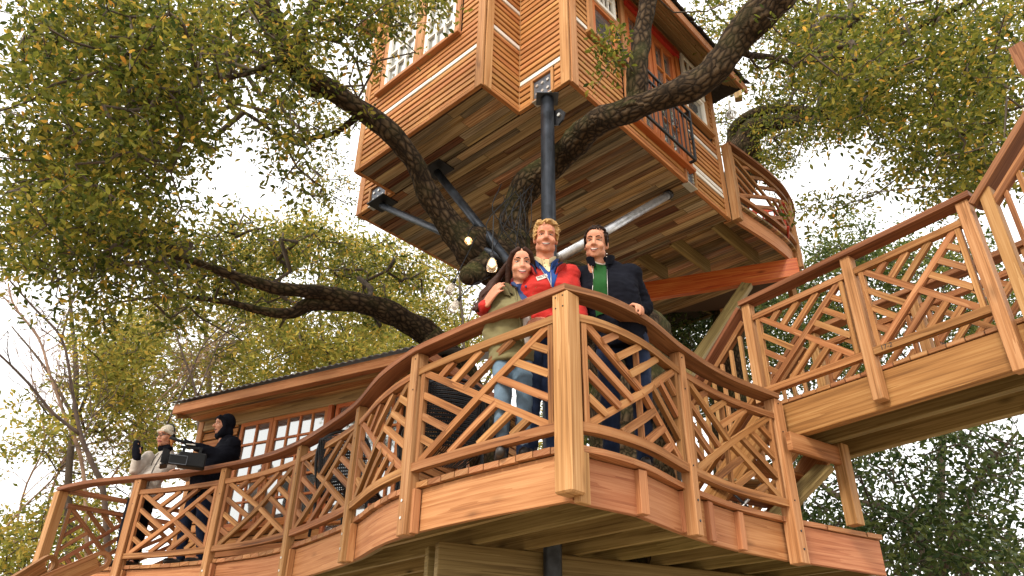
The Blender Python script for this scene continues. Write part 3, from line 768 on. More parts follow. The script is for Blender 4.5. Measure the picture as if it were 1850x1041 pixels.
wmesh('roof', rv, [(0, 1, 5, 4), (1, 2, 5), (2, 3, 4, 5), (3, 0, 4), (7, 6, 10, 11), (8, 7, 11), (9, 8, 11, 10), (6, 9, 10), (0, 6, 7, 1), (1, 7, 8, 2), (2, 8, 9, 3), (3, 9, 6, 0)], 'shingle', house)
# wrought railing outside the doors
jr = boxes('door_railing', house, [(PB(1.0, zz, .17), PB(2.34, zz, .17), .028, .036, Z) for zz in (6.13, 6.78, 6.95)] +
    [(PB(t, 6.13, .17), PB(t, 6.97, .17), .03, .03, B2) for t in (1.0, 2.34)] + [(PB(t, zz, .03), PB(t, zz, .17), .03, .034, Z) for t in (1.0, 2.34) for zz in (6.13, 6.95)], 'iron')
for k in range(1, 13):
    t = 1.0+1.34*k/13; board('bar', jr, PB(t, 6.13, .17), PB(t, 6.78, .17), .014, .014, 'iron', up=B2)
    if k % 3 == 0:
        tube('scroll', jr, [PB(t+.03*math.cos(x), 6.46+.07*math.sin(x), .185) for x in [i*.55 for i in range(12)]], .007, 'iron', 5)
for k in (3, 6, 10): board('bar', jr, PB(1.0+1.34*k/13, 6.78, .17), PB(1.0+1.34*k/13, 6.95, .17), .014, .014, 'iron', up=B2)
# balcony at the right end
ZBF = 6.19
bal = house
bpts = [at_z(*p, 7.13) for p in ((1312, 270), (1345, 289), (1385, 320), (1415, 352), (1429, 392))]
bpts = [V((p.x, p.y, 0)) for p in bpts]
bpts[0] = HR+A2*.10+B2*.07
end = bpts[-1]+(bpts[-1]-bpts[-2]).normalized()*.5+(-A2)*.35
bpath = Path(catmull(bpts+[end, end-A2*1.2], 8), ZBF)
bl = boxes('balcony_railing', house, [(bpath.at(0)+Z*(-.36), bpath.at(0)+Z*.95, .11, .11, A2)], 'post')
s2 = bpath.near(bpts[3]+(bpts[4]-bpts[3])*.25)
_b = board
railing(bl, bpath, [(s2, .1, .33), (s2+1.1, .1, .3), (bpath.L-.05, .1, .3)], [(.06, s2-.05), (s2+.05, s2+1.05), (s2+1.15, bpath.L-.1)], cap=(-.02, bpath.L), hcap=.95, capw=.14)
# balcony floor: deck boards, joists, rim, the stained beam and its brace
bfl = [bpath.at(d)-Z*ZBF for d in bpath.run(.0, bpath.L, .15)]
bout = [HR-A2*.0+B2*.03]+bfl+[HR-A2*3.3+B2*1.6, HR-A2*3.3+B2*.03]
bf = wmesh('balcony_floor', *poly_prism([p for p in bout], ZBF-.012, ZBF-.004), 'dark', house)
s_ = 0
while s_ < 2.2:
    c0 = HR.dot(B2)+.03+s_
    pl = clip(clip(bout, B2, c0+.134), -B2, -c0)
    if len(pl) >= 3:
        vs, fs = poly_prism(pl, ZBF-.05, ZBF-.014); c = sum(vs, V())/len(vs); Mm = Matrix.Translation(c) @ frame(V(), A2, Z); Mi = Mm.inverted(); lv = [Mi @ v for v in vs]
        link('floor_board', mesh_data('floor_board', lv, fs, 'barn', [(lv[i].x, lv[i].y) for f in fs for i in f]), bf, Mm)
    s_ += .14
rim = [bpath.at(d)-Z*ZBF for d in bpath.run(.08, s2+.1, .12)]; rim = inset(rim, .07)
sweep('rim_board', house, [p+Z*(ZBF-.055-.14) for p in rim], [perp((rim[min(i+1, len(rim)-1)]-rim[max(i-1, 0)]).normalized()) for i in range(len(rim))], .045, .26, 'fascia')
rb0 = at_z(1443, 484, 5.68); rb1 = at_z(1172, 527, 5.68)
rdir = (rb1-rb0).normalized(); rdir.z = 0; rn = perp(rdir)
for k, s in enumerate((.28, .95, 1.55, 2.2)):
    a = HR-A2*s+B2*.06; 
    ln = (rb0-a).dot(B2)/1.0+.05 + s*(rdir.dot(B2)/max(.2, -rdir.dot(A2)))
    board('joist', house, a+Z*(ZBF-.055-.13), a+B2*max(.5, ln)+Z*(ZBF-.055-.13), .045, .25, 'pine')
board('beam', house, rb0-rdir*.0, rb0+rdir*3.6, .11, .30, 'redbeam', up=Z, c=.008)
bt = at_d(1352, 512, rb0.xy.length+.05); bb = at_d(1248, 668, 9.0)
board('brace', house, bt, bb+(bb-bt)*.4, .14, .15, 'pine', up=rn, c=.008)
# steel post, its ear, and the three raking braces that meet at the trunk
sp = at_d(990, 300, 6.02); sp.z = 0
t_ = thing('steel_post', (sp.x, sp.y, GZ), 'tall dark blue steel post rising through the deck to the house corner', 'post')
tube('pole', t_, [sp+Z*GZ, sp+Z*(ZS-.02)], .073, 'steel', 20)
boxes('top_plate', t_, [(sp+V((-.12, 0, ZS-.012)), sp+V((.12, 0, ZS-.012)), .2, .016, Z)], 'plate')
ep = sp+V((.07, .04, ZS-.36)); evs = [ep, ep+Z*.2, ep+A2*.10+Z*.17, ep+A2*.16+Z*.09, ep+A2*.13+Z*.0, ep+A2*.07-Z*.04]
wmesh('lifting_ear', [v-B2*.01 for v in evs]+[v+B2*.01 for v in evs], [tuple(range(6))[::-1], tuple(range(6, 12))]+[(i, (i+1) % 6, (i+1) % 6+6, i+6) for i in range(6)], 'iron', t_)
tube('bolt', t_, [ep+A2*.09+Z*.08-B2*.03, ep+A2*.09+Z*.08+B2*.03], .022, 'bolt', 8, False)
hub = at_d(915, 470, 6.35)
for lab, top, Dt, rr, mt_, gl in (('slanting grey steel pipe brace running to the left corner of the tree house', (690, 372), None, .045, 'steel', 'b'),
        ('dark steel pipe brace rising steeply to a black pad under the planks', (790, 312), None, .05, 'iron', 'c'),):
    e = at_z(*top, ZS-.06)
    th = thing('steel_brace', tuple(hub), lab, 'brace', 'steel braces under the tree house')
    tube('pipe', th, [hub+(hub-e).normalized()*.25, e], rr, 'galv' if gl == 'b' and False else 'steel', 14)
    boxes('end_pad', th, [(e-A2*.17+Z*.045, e+A2*.17+Z*.045, .26, .02, Z)], 'iron')
hub2 = at_d(1010, 466, 6.45); e = at_z(1208, 352, ZS-.06)
th = thing('steel_brace', tuple(hub2), 'bright galvanised pipe brace running to the right under the planks', 'brace', 'steel braces under the tree house')
tube('pipe', th, [hub2, e], .052, 'galv', 14); tube('flange', th, [e-(hub2-e).normalized()*.02, e+(hub2-e).normalized()*.05], .062, 'iron', 12)
# low frame of battens under the balcony, against the trunk
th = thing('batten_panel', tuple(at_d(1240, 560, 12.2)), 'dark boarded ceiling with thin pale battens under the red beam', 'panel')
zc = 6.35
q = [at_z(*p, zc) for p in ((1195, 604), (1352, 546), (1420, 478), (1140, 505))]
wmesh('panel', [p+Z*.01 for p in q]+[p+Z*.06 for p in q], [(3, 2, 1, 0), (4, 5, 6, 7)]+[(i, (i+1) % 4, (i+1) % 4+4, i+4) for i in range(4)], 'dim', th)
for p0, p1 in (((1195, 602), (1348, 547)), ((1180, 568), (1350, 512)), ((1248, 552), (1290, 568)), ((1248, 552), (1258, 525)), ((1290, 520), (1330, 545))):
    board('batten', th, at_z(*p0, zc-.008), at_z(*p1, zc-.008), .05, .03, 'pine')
# upper gallery seen beyond the end of the roof
g0 = at_d(1290, 180, 10.6); gal = thing('upper_balustrade', tuple(g0), 'pale balustrade of an upper gallery beyond the end of the roof', 'balustrade')
gd = V((.80, -.25, 0)).normalized()
zt_ = at_d(1305, 140, 10.6).z
for zz in (0, -.42): board('rail', gal, g0+Z*(zt_-g0.z+zz)-gd*.25, g0+Z*(zt_-g0.z+zz)+gd*.35, .06, .05, 'whiteboard')
for k in range(7): p = g0+gd*(-.22+.085*k); board('baluster', gal, V((p.x, p.y, zt_-.42)), V((p.x, p.y, zt_)), .03, .03, 'whiteboard', up=gd)
p = g0+gd*.42; board('newel_post', gal, V((p.x, p.y, zt_-.6)), V((p.x, p.y, zt_+.1)), .13, .13, 'eave', up=gd)
# glass float hanging from a rope
gb = at_d(1321, 207, 9.2); th = thing('glass_float', tuple(gb), 'clear glass ball hanging on a white rope beside the tree house', 'ornament')
m, t, b = newmat('clear_glass'); b.inputs['Base Color'].default_value = (.95, .95, .93, 1); b.inputs['Roughness'].default_value = .03; b.inputs['Transmission Weight'].default_value = .75; b.inputs['IOR'].default_value = 1.4
MT['clear'] = m
bm = bmesh.new(); bmesh.ops.create_uvsphere(bm, u_segments=20, v_segments=12, radius=.075); mb = bpy.data.meshes.new('ball'); bm.to_mesh(mb); bm.free(); mb.materials.append(m); mb.polygons.foreach_set('use_smooth', [True]*len(mb.polygons))
link('ball', mb, th, Matrix.Translation(gb))
MT['rope'] = plain('white_rope', (.62, .58, .5), .8, 0, 60, .2)
tube('rope', th, [gb+Z*.07, gb+Z*.3+V((-.01, 0, 0)), gb+Z*.75+V((-.045, 0, 0))], .014, 'rope', 6)
for k in range(4):
    tube('rope', th, [gb+V((.078*math.cos(k*.785)*math.cos(x), .078*math.sin(k*.785)*math.cos(x), .078*math.sin(x))) for x in [i*.524 for i in range(13)]], .006, 'rope', 5)

# ------------------------------------------------------------------ the low cabin on the deck
CE0 = at_z(313, 748, 3.58); CE1 = at_z(722, 657, 3.58); ce = (CE1-CE0); ce.z = 0; ce.normalize(); cn = perp(ce)        # cn towards the viewer
if cn.y > 0: cn = -cn
CE0.z = CE1.z = 0
ZC = 3.58
cabin = thing('cabin', tuple(CE0+Z*ZD), 'small cedar cabin with corrugated eave and orange grid windows on the deck', 'cabin')
CER = at_z(770, 647, 3.58); CER.z = 0; CL = (CER-CE0).dot(ce)
board('eave_fascia', cabin, CE0+Z*(ZC+.06), CE0+ce*CL+Z*(ZC+.06), .04, .13, 'fascia')
CW = CE0-cn*.52                                # wall line
def PC(t, z, o=0): return CW+ce*t+cn*o+Z*z
for k in range(4):
    o = .50-.125*k-.06
    board('eave_plank', cabin, PC(.0, ZC+.035+.004*(k % 2), o), PC(CL, ZC+.035+.004*(k % 2), o), .118, .022, 'barn' if k % 2 else 'fascia')
board('barge_board', cabin, CE0+ce*.02-cn*.03+Z*(ZC+.0), CE0+ce*.02-cn*1.4+Z*(ZC+.5), .04, .12, 'eave')
# corrugated sheet
nc = int(CL/.026); vs, fs = [], []
for i in range(nc+1):
    s = CL*i/nc-.05; dz = .012*math.cos(i*math.pi/2*1.0)
    for o, zz in ((.60, ZC+.145), (-1.6, ZC+.145+2.2*.36)): vs.append(PC(s, zz+dz, o))
for i in range(nc): fs.append((2*i, 2*i+2, 2*i+3, 2*i+1))
me_ = wmesh('roof', vs+[v-Z*.006 for v in vs], fs+[tuple(len(vs)+i for i in f[::-1]) for f in fs]+[(2*i, len(vs)+2*i, len(vs)+2*i+2, 2*i+2) for i in range(nc)], 'rooftin', cabin)
tx = lambda px, py: (at_pl(px, py, CW, cn)-CW).dot(ce)
tc0 = tx(366, 778)
cw_ = board('wall', cabin, PC(tc0, (ZD+ZC+.1)/2, -.05), PC(CL-.5, (ZD+ZC+.1)/2, -.05), .05, ZC+.1-ZD, 'dim')
sw = board('wall', cabin, PC(tc0+.02, (ZD+ZC)/2, -.06), PC(tc0+.02, (ZD+ZC)/2, -2.2), .05, ZC-ZD, 'dim')
ZH = 3.46                                     # underside of the header
z = ZD+.02; wz0 = 2.02
while z < ZC-.02:
    if z < wz0-.10: board('siding_board', cw_, PC(tc0+.06, z+.05, -.006), PC(CL-.5, z+.05, -.006), .022, .104, 'siding', up=(Z-cn*.15).normalized())
    else: board('siding_board', cw_, PC(tc0+.06, z+.05, -.006), PC(tx(432, 790)-.05, z+.05, -.006), .022, .104, 'siding', up=(Z-cn*.15).normalized())
    board('siding_board', sw, PC(tc0-.012, z+.05, -.1), PC(tc0-.012, z+.05, -2.1), .022, .104, 'siding', up=(Z-ce*-.15).normalized()); z += .118
board('corner_board', cabin, PC(tc0, ZD, .02), PC(tc0, ZC+.08, .02), .10, .05, 'corner', up=cn)
board('header', cabin, PC(tc0+.06, ZC-.045, .015), PC(CL-.5, ZC-.045, .015), .05, .15, 'eave')
xs = [tx(*p) for p in ((436, 790), (494, 782), (598, 758), (606, 757), (700, 735))]
def wC(a, b_, nx, nz, z0=wz0): return window(cabin, CW, ce, cn, a, b_, z0, ZC-.125, nx, nz, fmat='orange', bars='orange', trim=None, sill=False, fw=.055, mun=.03, proud=.02)
wC(xs[0], xs[1]-.005, 2, 5); wC(xs[1]+.005, xs[2]-.03, 4, 5)
board('mullion', cabin, PC(xs[2]+.01, wz0-.05, .03), PC(xs[2]+.01, ZC-.12, .03), .06, .07, 'orange', up=ce)
wC(xs[3]+.02, xs[3]+.75, 2, 5, ZD+.1); wC(xs[3]+.78, min(CL-.65, xs[3]+1.6), 2, 5, ZD+.1)
board('sill', cabin, PC(xs[0]-.05, wz0-.03, .04), PC(xs[2], wz0-.03, .04), .12, .05, 'orange')

# right end of the cabin: eave turning away, siding and an orange door
e1 = CE0+ce*CL
board('eave_fascia', cabin, e1-cn*.02+Z*(ZC+.06), e1-cn*3.2+Z*(ZC+.06), .04, .13, 'fascia')
for k in range(4):
    board('eave_plank', cabin, e1-cn*.1-ce*(.08+.125*k)+Z*(ZC+.034), e1-cn*3.2-ce*(.08+.125*k)+Z*(ZC+.034), .118, .022, 'barn')
rw = board('wall', cabin, PC(CL-.53, (ZD+ZC+.1)/2, -.03), PC(CL-.53, (ZD+ZC+.1)/2, -2.7), .05, ZC+.1-ZD, 'dim')
z = ZD+.02
while z < ZC-.05:
    board('siding_board', rw, PC(CL-.495, z+.05, -.05), PC(CL-.495, z+.05, -2.65), .022, .104, 'siding', up=(Z-ce*.15).normalized()); z += .118
board('corner_board', cabin, PC(CL-.50, ZD, .02), PC(CL-.50, ZC+.05, .02), .10, .06, 'corner', up=cn)
dr_ = board('door', cabin, PC(CL-.46, ZD+.05, -1.35), PC(CL-.46, ZD+1.95, -1.35), .75, .04, 'orange', up=ce)
board('door_trim', dr_, PC(CL-.455, ZD+2.0, -.9), PC(CL-.455, ZD+2.0, -1.8), .05, .09, 'redpaint')
# ------------------------------------------------------------------ trees
m, t, b = newmat('oak_bark')
uv = nd(t, 'ShaderNodeUVMap'); mp = nd(t, 'ShaderNodeMapping'); mp.inputs['Scale'].default_value = (13, 25, 1); t.links.new(uv.outputs[0], mp.inputs[0])
nz = nd(t, 'ShaderNodeTexNoise'); nz.inputs['Scale'].default_value = 1.2; nz.inputs['Detail'].default_value = 4; t.links.new(mp.outputs[0], nz.inputs[0])
mx = mixc(t, .22, mp.outputs[0], nz.outputs[1])
vo = nd(t, 'ShaderNodeTexVoronoi'); vo.feature = 'DISTANCE_TO_EDGE'; vo.inputs['Scale'].default_value = 1; t.links.new(mx, vo.inputs['Vector'])
tc = nd(t, 'ShaderNodeTexCoord'); n2 = nd(t, 'ShaderNodeTexNoise'); n2.inputs['Scale'].default_value = 5; n2.inputs['Detail'].default_value = 8; t.links.new(tc.outputs['Object'], n2.inputs[0])
base = ramp(t, vo.outputs[0], [(0.0, (.006, .004, .003)), (.16, (.050, .032, .018)), (.45, (.125, .084, .049))])
base = mixc(t, n2.outputs[0], base, (.05, .04, .03), 'MULTIPLY') if False else mixc(t, math_n(t, 'MULTIPLY', n2.outputs[0], .45), base, (.034, .025, .016))
geo = nd(t, 'ShaderNodeNewGeometry'); sx = nd(t, 'ShaderNodeSeparateXYZ'); t.links.new(geo.outputs['Normal'], sx.inputs[0])
n4 = nd(t, 'ShaderNodeTexNoise'); n4.inputs['Scale'].default_value = 2.6; n4.inputs['Detail'].default_value = 7; t.links.new(tc.outputs['Object'], n4.inputs[0])
mf = math_n(t, 'MULTIPLY', ramp(t, n4.outputs[0], [(.46, (0, 0, 0)), (.60, (1, 1, 1))]), math_n(t, 'ADD', math_n(t, 'MULTIPLY', sx.outputs[2], .55), .45, True), True)
base = mixc(t, math_n(t, 'MULTIPLY', mf, .42), base, (.075, .088, .02))            # moss on the upper sides
t.links.new(base, b.inputs['Base Color']); b.inputs['Roughness'].default_value = .95; b.inputs['Specular IOR Level'].default_value = .1
bp = nd(t, 'ShaderNodeBump'); bp.inputs['Strength'].default_value = 1.0; bp.inputs['Distance'].default_value = .03
t.links.new(math_n(t, 'ADD', vo.outputs[0], math_n(t, 'MULTIPLY', n2.outputs[0], .4)), bp.inputs['Height']); t.links.new(bp.outputs[0], b.inputs['Normal'])
MT['bark'] = m
MT['twig'] = plain('twig_bark', (.07, .05, .033), .9, 0, 8, .4)
MT['palebark'] = plain('pale_twig_bark', (.27, .175, .12), .9, 0, 6, .35)
MT['darkbark'] = plain('dark_twig_bark', (.075, .05, .036), .9, 0, 6, .4)
def leafmat(name, stops, trans=.35, rough=.55):
    m, t, b = newmat(name)
    g_ = nd(t, 'ShaderNodeNewGeometry'); c = ramp(t, g_.outputs['Random Per Island'], stops)
    t.links.new(c, b.inputs['Base Color']); b.inputs['Roughness'].default_value = rough; b.inputs['Specular IOR Level'].default_value = .14
    tr = nd(t, 'ShaderNodeBsdfTranslucent'); hs = nd(t, 'ShaderNodeHueSaturation'); hs.inputs['Value'].default_value = 2.0; hs.inputs['Hue'].default_value = .485
    t.links.new(c, hs.inputs['Color']); t.links.new(hs.outputs[0], tr.inputs[0])
    mx = nd(t, 'ShaderNodeMixShader'); mx.inputs[0].default_value = trans
    t.links.new(b.outputs[0], mx.inputs[1]); t.links.new(tr.outputs[0], mx.inputs[2])
    out = [n for n in t.nodes if n.type == 'OUTPUT_MATERIAL'][0]; t.links.new(mx.outputs[0], out.inputs[0])
    return m
MT['leaf_oak'] = leafmat('oak_leaf', [(0, (.020, .036, .006)), (.25, (.056, .070, .011)), (.58, (.105, .115, .017)), (.84, (.18, .165, .024)), (.955, (.26, .20, .03)), (.988, (.40, .25, .036)), (1, (.44, .23, .035))], .45)
MT['leaf_green'] = leafmat('green_leaf', [(0, (.024, .042, .012)), (.4, (.052, .080, .018)), (.75, (.095, .12, .026)), (1, (.16, .165, .035))], .35)
MT['leaf_pale'] = leafmat('pale_leaf', [(0, (.075, .090, .018)), (.4, (.15, .155, .028)), (.75, (.24, .215, .038)), (1, (.36, .26, .045))], .55)
MT['leaf_dark'] = leafmat('dark_leaf', [(0, (.016, .032, .010)), (.4, (.034, .058, .016)), (.8, (.066, .090, .024)), (1, (.12, .14, .04))], .3, .35)

def leaves_geo(P, nper, size, spread, aspect=.42, six=False, droop=.35):
    """P: (n,3) sprig centres -> vertices (k,4|6,3)"""
    n = len(P); k = n*nper
    c = np.repeat(P, nper, 0)
    off = rng.normal(0, 1, (k, 3)); off /= np.linalg.norm(off, axis=1)[:, None]+1e-9
    sp = np.repeat(np.broadcast_to(spread, (n,)), nper) if np.ndim(spread) else spread
    off *= (rng.random(k)**.6*sp)[:, None] if np.ndim(sp) else (rng.random(k)**.6*sp)[:, None]
    off[:, 2] *= .65
    c = c+off
    d = off+rng.normal(0, .07, (k, 3)); d[:, 2] -= droop*.1*rng.random(k); d /= np.linalg.norm(d, axis=1)[:, None]+1e-9
    nrm = rng.normal(0, .75, (k, 3)); nrm[:, 2] += .9
    s = np.cross(d, nrm); s /= np.linalg.norm(s, axis=1)[:, None]+1e-9
    u = np.cross(s, d)
    ln = size*(.65+.7*rng.random(k)); wd = ln*aspect*(.8+.4*rng.random(k))
    ln = ln[:, None]; wd = wd[:, None]; fold = (.12+.3*rng.random(k))[:, None]*wd
    if six:
        v = np.stack([c, c+d*ln*.35+s*wd*.42+u*fold*.6, c+d*ln*.72+s*wd*.46+u*fold*.6, c+d*ln-u*fold*.5, c+d*ln*.72-s*wd*.46+u*fold*.6, c+d*ln*.35-s*wd*.42+u*fold*.6], 1)
    else:
        v = np.stack([c, c+d*ln*.58+s*wd*.5+u*fold, c+d*ln-u*fold*.4, c+d*ln*.58-s*wd*.5+u*fold], 1)
    return v
def leaf_obj(name, parent, v, mat):
    k, m_, _ = v.shape
    if m_ == 6: tr = np.array([[0, 1, 5], [1, 2, 4], [1, 4, 5], [2, 3, 4]])
    else: tr = np.array([[0, 1, 2], [0, 2, 3]])
    nt_ = len(tr)
    me = bpy.data.meshes.new(name); me.vertices.add(k*m_); 
    o = WM[parent].translation if parent else V()
    me.vertices.foreach_set('co', (v.reshape(-1, 3)-np.array(o)).astype(np.float32).ravel())
    idx = (np.arange(k)[:, None, None]*m_+tr[None]).reshape(-1)
    me.loops.add(len(idx)); me.loops.foreach_set('vertex_index', idx.astype(np.int32))
    me.polygons.add(k*nt_); me.polygons.foreach_set('loop_start', (np.arange(k*nt_)*3).astype(np.int32))
    try: me.polygons.foreach_set('loop_total', np.full(k*nt_, 3, dtype=np.int32))
    except Exception: pass
    me.update(); me.validate()
    me.materials.append(MT[mat])
    ob = link(name, me, parent, Matrix.Translation(o)); ob['kind'] = 'stuff'
    return ob
def grow(nodes, attr, seg=.28, wob=.16, sag=.0):
    """join every attractor to the nearest wood already there; returns polylines with child counts"""
    N = np.zeros((len(nodes)+len(attr)*10, 3)); N[:len(nodes)] = nodes; cnt = len(nodes)
    par = -np.ones(len(N), dtype=int); root = len(nodes)
    d0 = np.min(np.linalg.norm(attr[:, None, :]-nodes[None, ::3], axis=2), axis=1)
    order = np.argsort(d0)
    for a in attr[order]:
        dd = np.linalg.norm(N[:cnt]-a, axis=1); dd[:root] *= .85
        j = int(np.argmin(dd)); L = np.linalg.norm(a-N[j]); n = max(1, min(9, int(L/seg)))
        p = N[j].copy(); last = j; side = rng.normal(0, wob, 3)*L
        for k in range(1, n+1):
            f = k/n; q = N[j]*(1-f)+a*f+side*math.sin(math.pi*f)+rng.normal(0, .025, 3)*(k < n)
            q[2] -= sag*L*math.sin(math.pi*f)
            N[cnt] = q; par[cnt] = last; last = cnt; cnt += 1
    w_ = np.ones(cnt)
    for i in range(cnt-1, root-1, -1):
        if par[i] >= 0: w_[par[i]] += w_[i]*.999 if par[i] >= root else 0
    ch = {}
    for i in range(root, cnt): ch.setdefault(par[i], []).append(i)
    lines = []
    for i in list(ch):
        for c in ch[i]:
            if i >= root and c == max(ch[i], key=lambda x: w_[x]) : continue
            ln = [i, c]
            while ln[-1] in ch: ln.append(max(ch[ln[-1]], key=lambda x: w_[x]))
            lines.append((N[ln], np.concatenate([[w_[c]], w_[ln[1:]]])))
    return lines
def branch_obj(name, parent, lines, mat, r0=.0042, pw=.42, rmax=.07, ns=5):
    vs, fs, uv = [], [], []
    for P, w_ in lines:
        r = [min(rmax, r0*x**pw) for x in w_]; r[-1] *= .6
        a, f, u = tube_geo([V(p) for p in P], r, ns, False)
        n = len(vs); vs += a; fs += [tuple(i+n for i in q) for q in f]; uv += u
    o = WM[parent].translation
    ob = link(name, mesh_data(name, [v-o for v in vs], fs, mat, uv, True), parent, Matrix.Translation(o)); ob['kind'] = 'stuff'; return ob
def limb(name, parent, pl, mat='bark', ns=18, jit=.16, n=7, rs=.62):
    """pl: (px, py, D, radius px in the photo)"""
    pts = [at_d(x, y, D) for x, y, D, r in pl]; rad = [r*rs*p.dot(_f)/FPX for p, (x, y, D, r) in zip(pts, pl)]
    c = catmull(pts, n); rc = catmull([V((r, 0, 0)) for r in rad], n)
    c = [p+V((noise.noise(p*1.3), noise.noise(p*1.3+V((9, 0, 0))), noise.noise(p*1.3+V((0, 9, 0)))))*r.x*.35 for p, r in zip(c, rc)]
    kn_ = [r.x*(1+.22*max(0, noise.noise(p*2.9+V((5, 5, 5))))+.10*noise.noise(p*6.1)) for p, r in zip(c, rc)]
    tube(name, parent, c, kn_, mat, ns, True, jit*1.25)
    return [np.array(p) for p in c]
def spread_pts(rows, y0, dens, Dfun, only=None, noise_s=.021, thr=.0, clump=9, cs=.22):
    out = []
    for r, row in enumerate(rows):
        for c, ch in enumerate(row):
            if not ch.isdigit() or ch == '0': continue
            k = int(ch)*dens/clump; k = int(k)+(random.random() < k-int(k))
            for _ in range(k):
                x = 50*c+random.uniform(-4, 54); y = y0+50*r+random.uniform(-4, 54)
                if only and not only(x, y): continue
                g_ = noise.noise(V((x*noise_s, y*noise_s, 3.1)))*.7+noise.noise(V((x*.05, y*.05, 7.7)))*.5
                if g_ < (.16 if int(ch) < 4 else -.05 if int(ch) < 6 else -.38)+thr+random.uniform(-.2, .2): continue
                if noise.noise(V((x*.0125+4.2, y*.0125, 1.7))) > (.36 if int(ch) > 6 else .25): continue
                q = at_d(x, y, Dfun(x, y)); sg = random.uniform(.55, 1.25)*cs
                for _ in range(max(2, int(clump*sg/cs))):
                    out.append(q+V((random.gauss(0, sg), random.gauss(0, sg), random.gauss(0, sg*.55))))
    return np.array([tuple(p) for p in out]) if out else np.zeros((0, 3))
HC = (HF+HR-A2*3.68)/1
def outside_house(P):
    q = P-np.array(HF); a_ = q @ np.array(A2); b_ = q @ np.array(B2)
    return ~((a_ < .45) & (a_ > -4.1) & (b_ > -1.0) & (b_ < 4.6) & (P[:, 2] > 5.2))
ROWS_A = [
 "3678888876568763210000004776778888878",
 "3788888875677520000000001663578888887",
 "2788888876668510000002000353678888896",
 "1788888865657310000000000056678887786",
 "4888888514665530000000000077577888876",
 "6788886001455530000000000007677768876",
 "7788875001555520000000000000666645765",
 "8877764211343310000000000000344311242",
 "8888876777654331000000000000000000000",
 "6667777688877654300000000000000000000",
 "2455566777666654400000000000000000000",
 "1344444433322230000000000000000000000",
 "1233333222000000000000000000000000000"]
def thin(P, n):
    return P if len(P) <= n else P[rng.choice(len(P), n, replace=False)]
# --- the host oak: trunk behind the dark-jacketed man, a limb to the left, a limb to the right
oak = thing('live_oak', (1.05, 5.75, GZ), 'big mossy live oak whose forked limbs cradle the tree house', 'tree', 'live oaks')
nodes = []
nodes += limb('trunk', oak, [(1128, 1300, 7.0, 80), (1130, 1000, 7.0, 78), (1132, 800, 7.0, 76), (1135, 680, 7.0, 72), (1120, 600, 7.0, 68), (1060, 545, 6.95, 54), (985, 505, 6.9, 46), (925, 468, 6.95, 44)], ns=26, n=8, rs=.98)
nodes += limb('limb', oak, [(1000, 520, 6.8, 60), (925, 485, 6.9, 66), (872, 455, 6.75, 60), (815, 405, 6.65, 42), (772, 345, 6.5, 30), (745, 288, 6.35, 27), (690, 228, 6.2, 27), (610, 170, 6.1, 31), (545, 128, 6.0, 34), (508, 80, 5.9, 32), (482, 10, 5.75, 30), (455, -90, 5.6, 28)], n=9)
nodes += limb('limb', oak, [(575, 165, 6.1, 24), (548, 110, 6.05, 17), (540, 65, 6.0, 14), (562, 25, 5.95, 13), (590, -30, 5.9, 12)])
nodes += limb('limb', oak, [(930, 470, 6.9, 52), (925, 420, 6.95, 44), (950, 345, 6.7, 38), (1010, 285, 6.35, 40), (1075, 225, 5.85, 37), (1140, 200, 5.5, 36), (1215, 172, 5.4, 38), (1285, 130, 5.35, 42), (1335, 70, 5.3, 46), (1385, 20, 5.2, 52), (1440, -60, 5.1, 46)], n=9)
nodes += limb('limb', oak, [(1142, 205, 5.5, 36), (1146, 160, 5.45, 30), (1152, 110, 5.42, 27), (1162, 50, 5.4, 26), (1180, -40, 5.3, 25)])
nodes += limb('limb', oak, [(880, 470, 6.6, 30), (862, 492, 6.4, 34), (848, 503, 6.3, 30), (842, 505, 6.25, 12)], ns=14)
nodes += limb('limb', oak, [(1330, 80, 5.3, 15), (1352, 100, 5.5, 9), (1395, 104, 5.9, 8), (1440, 116, 6.3, 8), (1500, 104, 6.8, 8), (1545, 110, 7.2, 6)], ns=10)
nodes += limb('limb', oak, [(560, 150, 6.05, 15), (520, 105, 5.9, 11), (460, 128, 5.7, 9), (400, 140, 5.6, 7), (330, 120, 5.5, 6)], ns=8)
nodes += limb('limb', oak, [(655, 200, 6.2, 13), (600, 240, 6.4, 8), (520, 250, 6.6, 7), (460, 215, 6.8, 6), (420, 190, 7, 5)], ns=8)
twist = nodes[:]
PL = spread_pts(ROWS_A, 0, 5.2, lambda x, y: (random.uniform(5.0, 8.6) if x < 560 else random.uniform(4.9, 5.6) if y < 75 else random.uniform(9.5, 12.5)), lambda x, y: x < 830 and y < 395+.0*x)
PL = np.concatenate([PL[PL[:, 0] < 50]])
PR = spread_pts(ROWS_A, 0, 5.0, lambda x, y: random.uniform(5.2, 10.5) if y < 110 else random.uniform(10.6, 12.5), lambda x, y: x > 1040 and x < 1560 and y < 300)
PA = np.concatenate([PL, PR]); PA = PA[outside_house(PA)]
extra = np.array([tuple(at_d(1105+random.gauss(0, 18), 90+random.gauss(0, 26), 5.2)) for _ in range(16)]+[tuple(at_d(790+random.gauss(0, 22), 6+random.gauss(0, 14), 5.4)) for _ in range(12)])
PA = np.concatenate([PA, extra])
LN = grow(np.array(nodes), thin(PA, 1500)); branch_obj('branchlets', oak, LN, 'twig')
leaf_obj('foliage', oak, leaves_geo(PA, 20, .062, 0.180, six=True), 'leaf_oak')
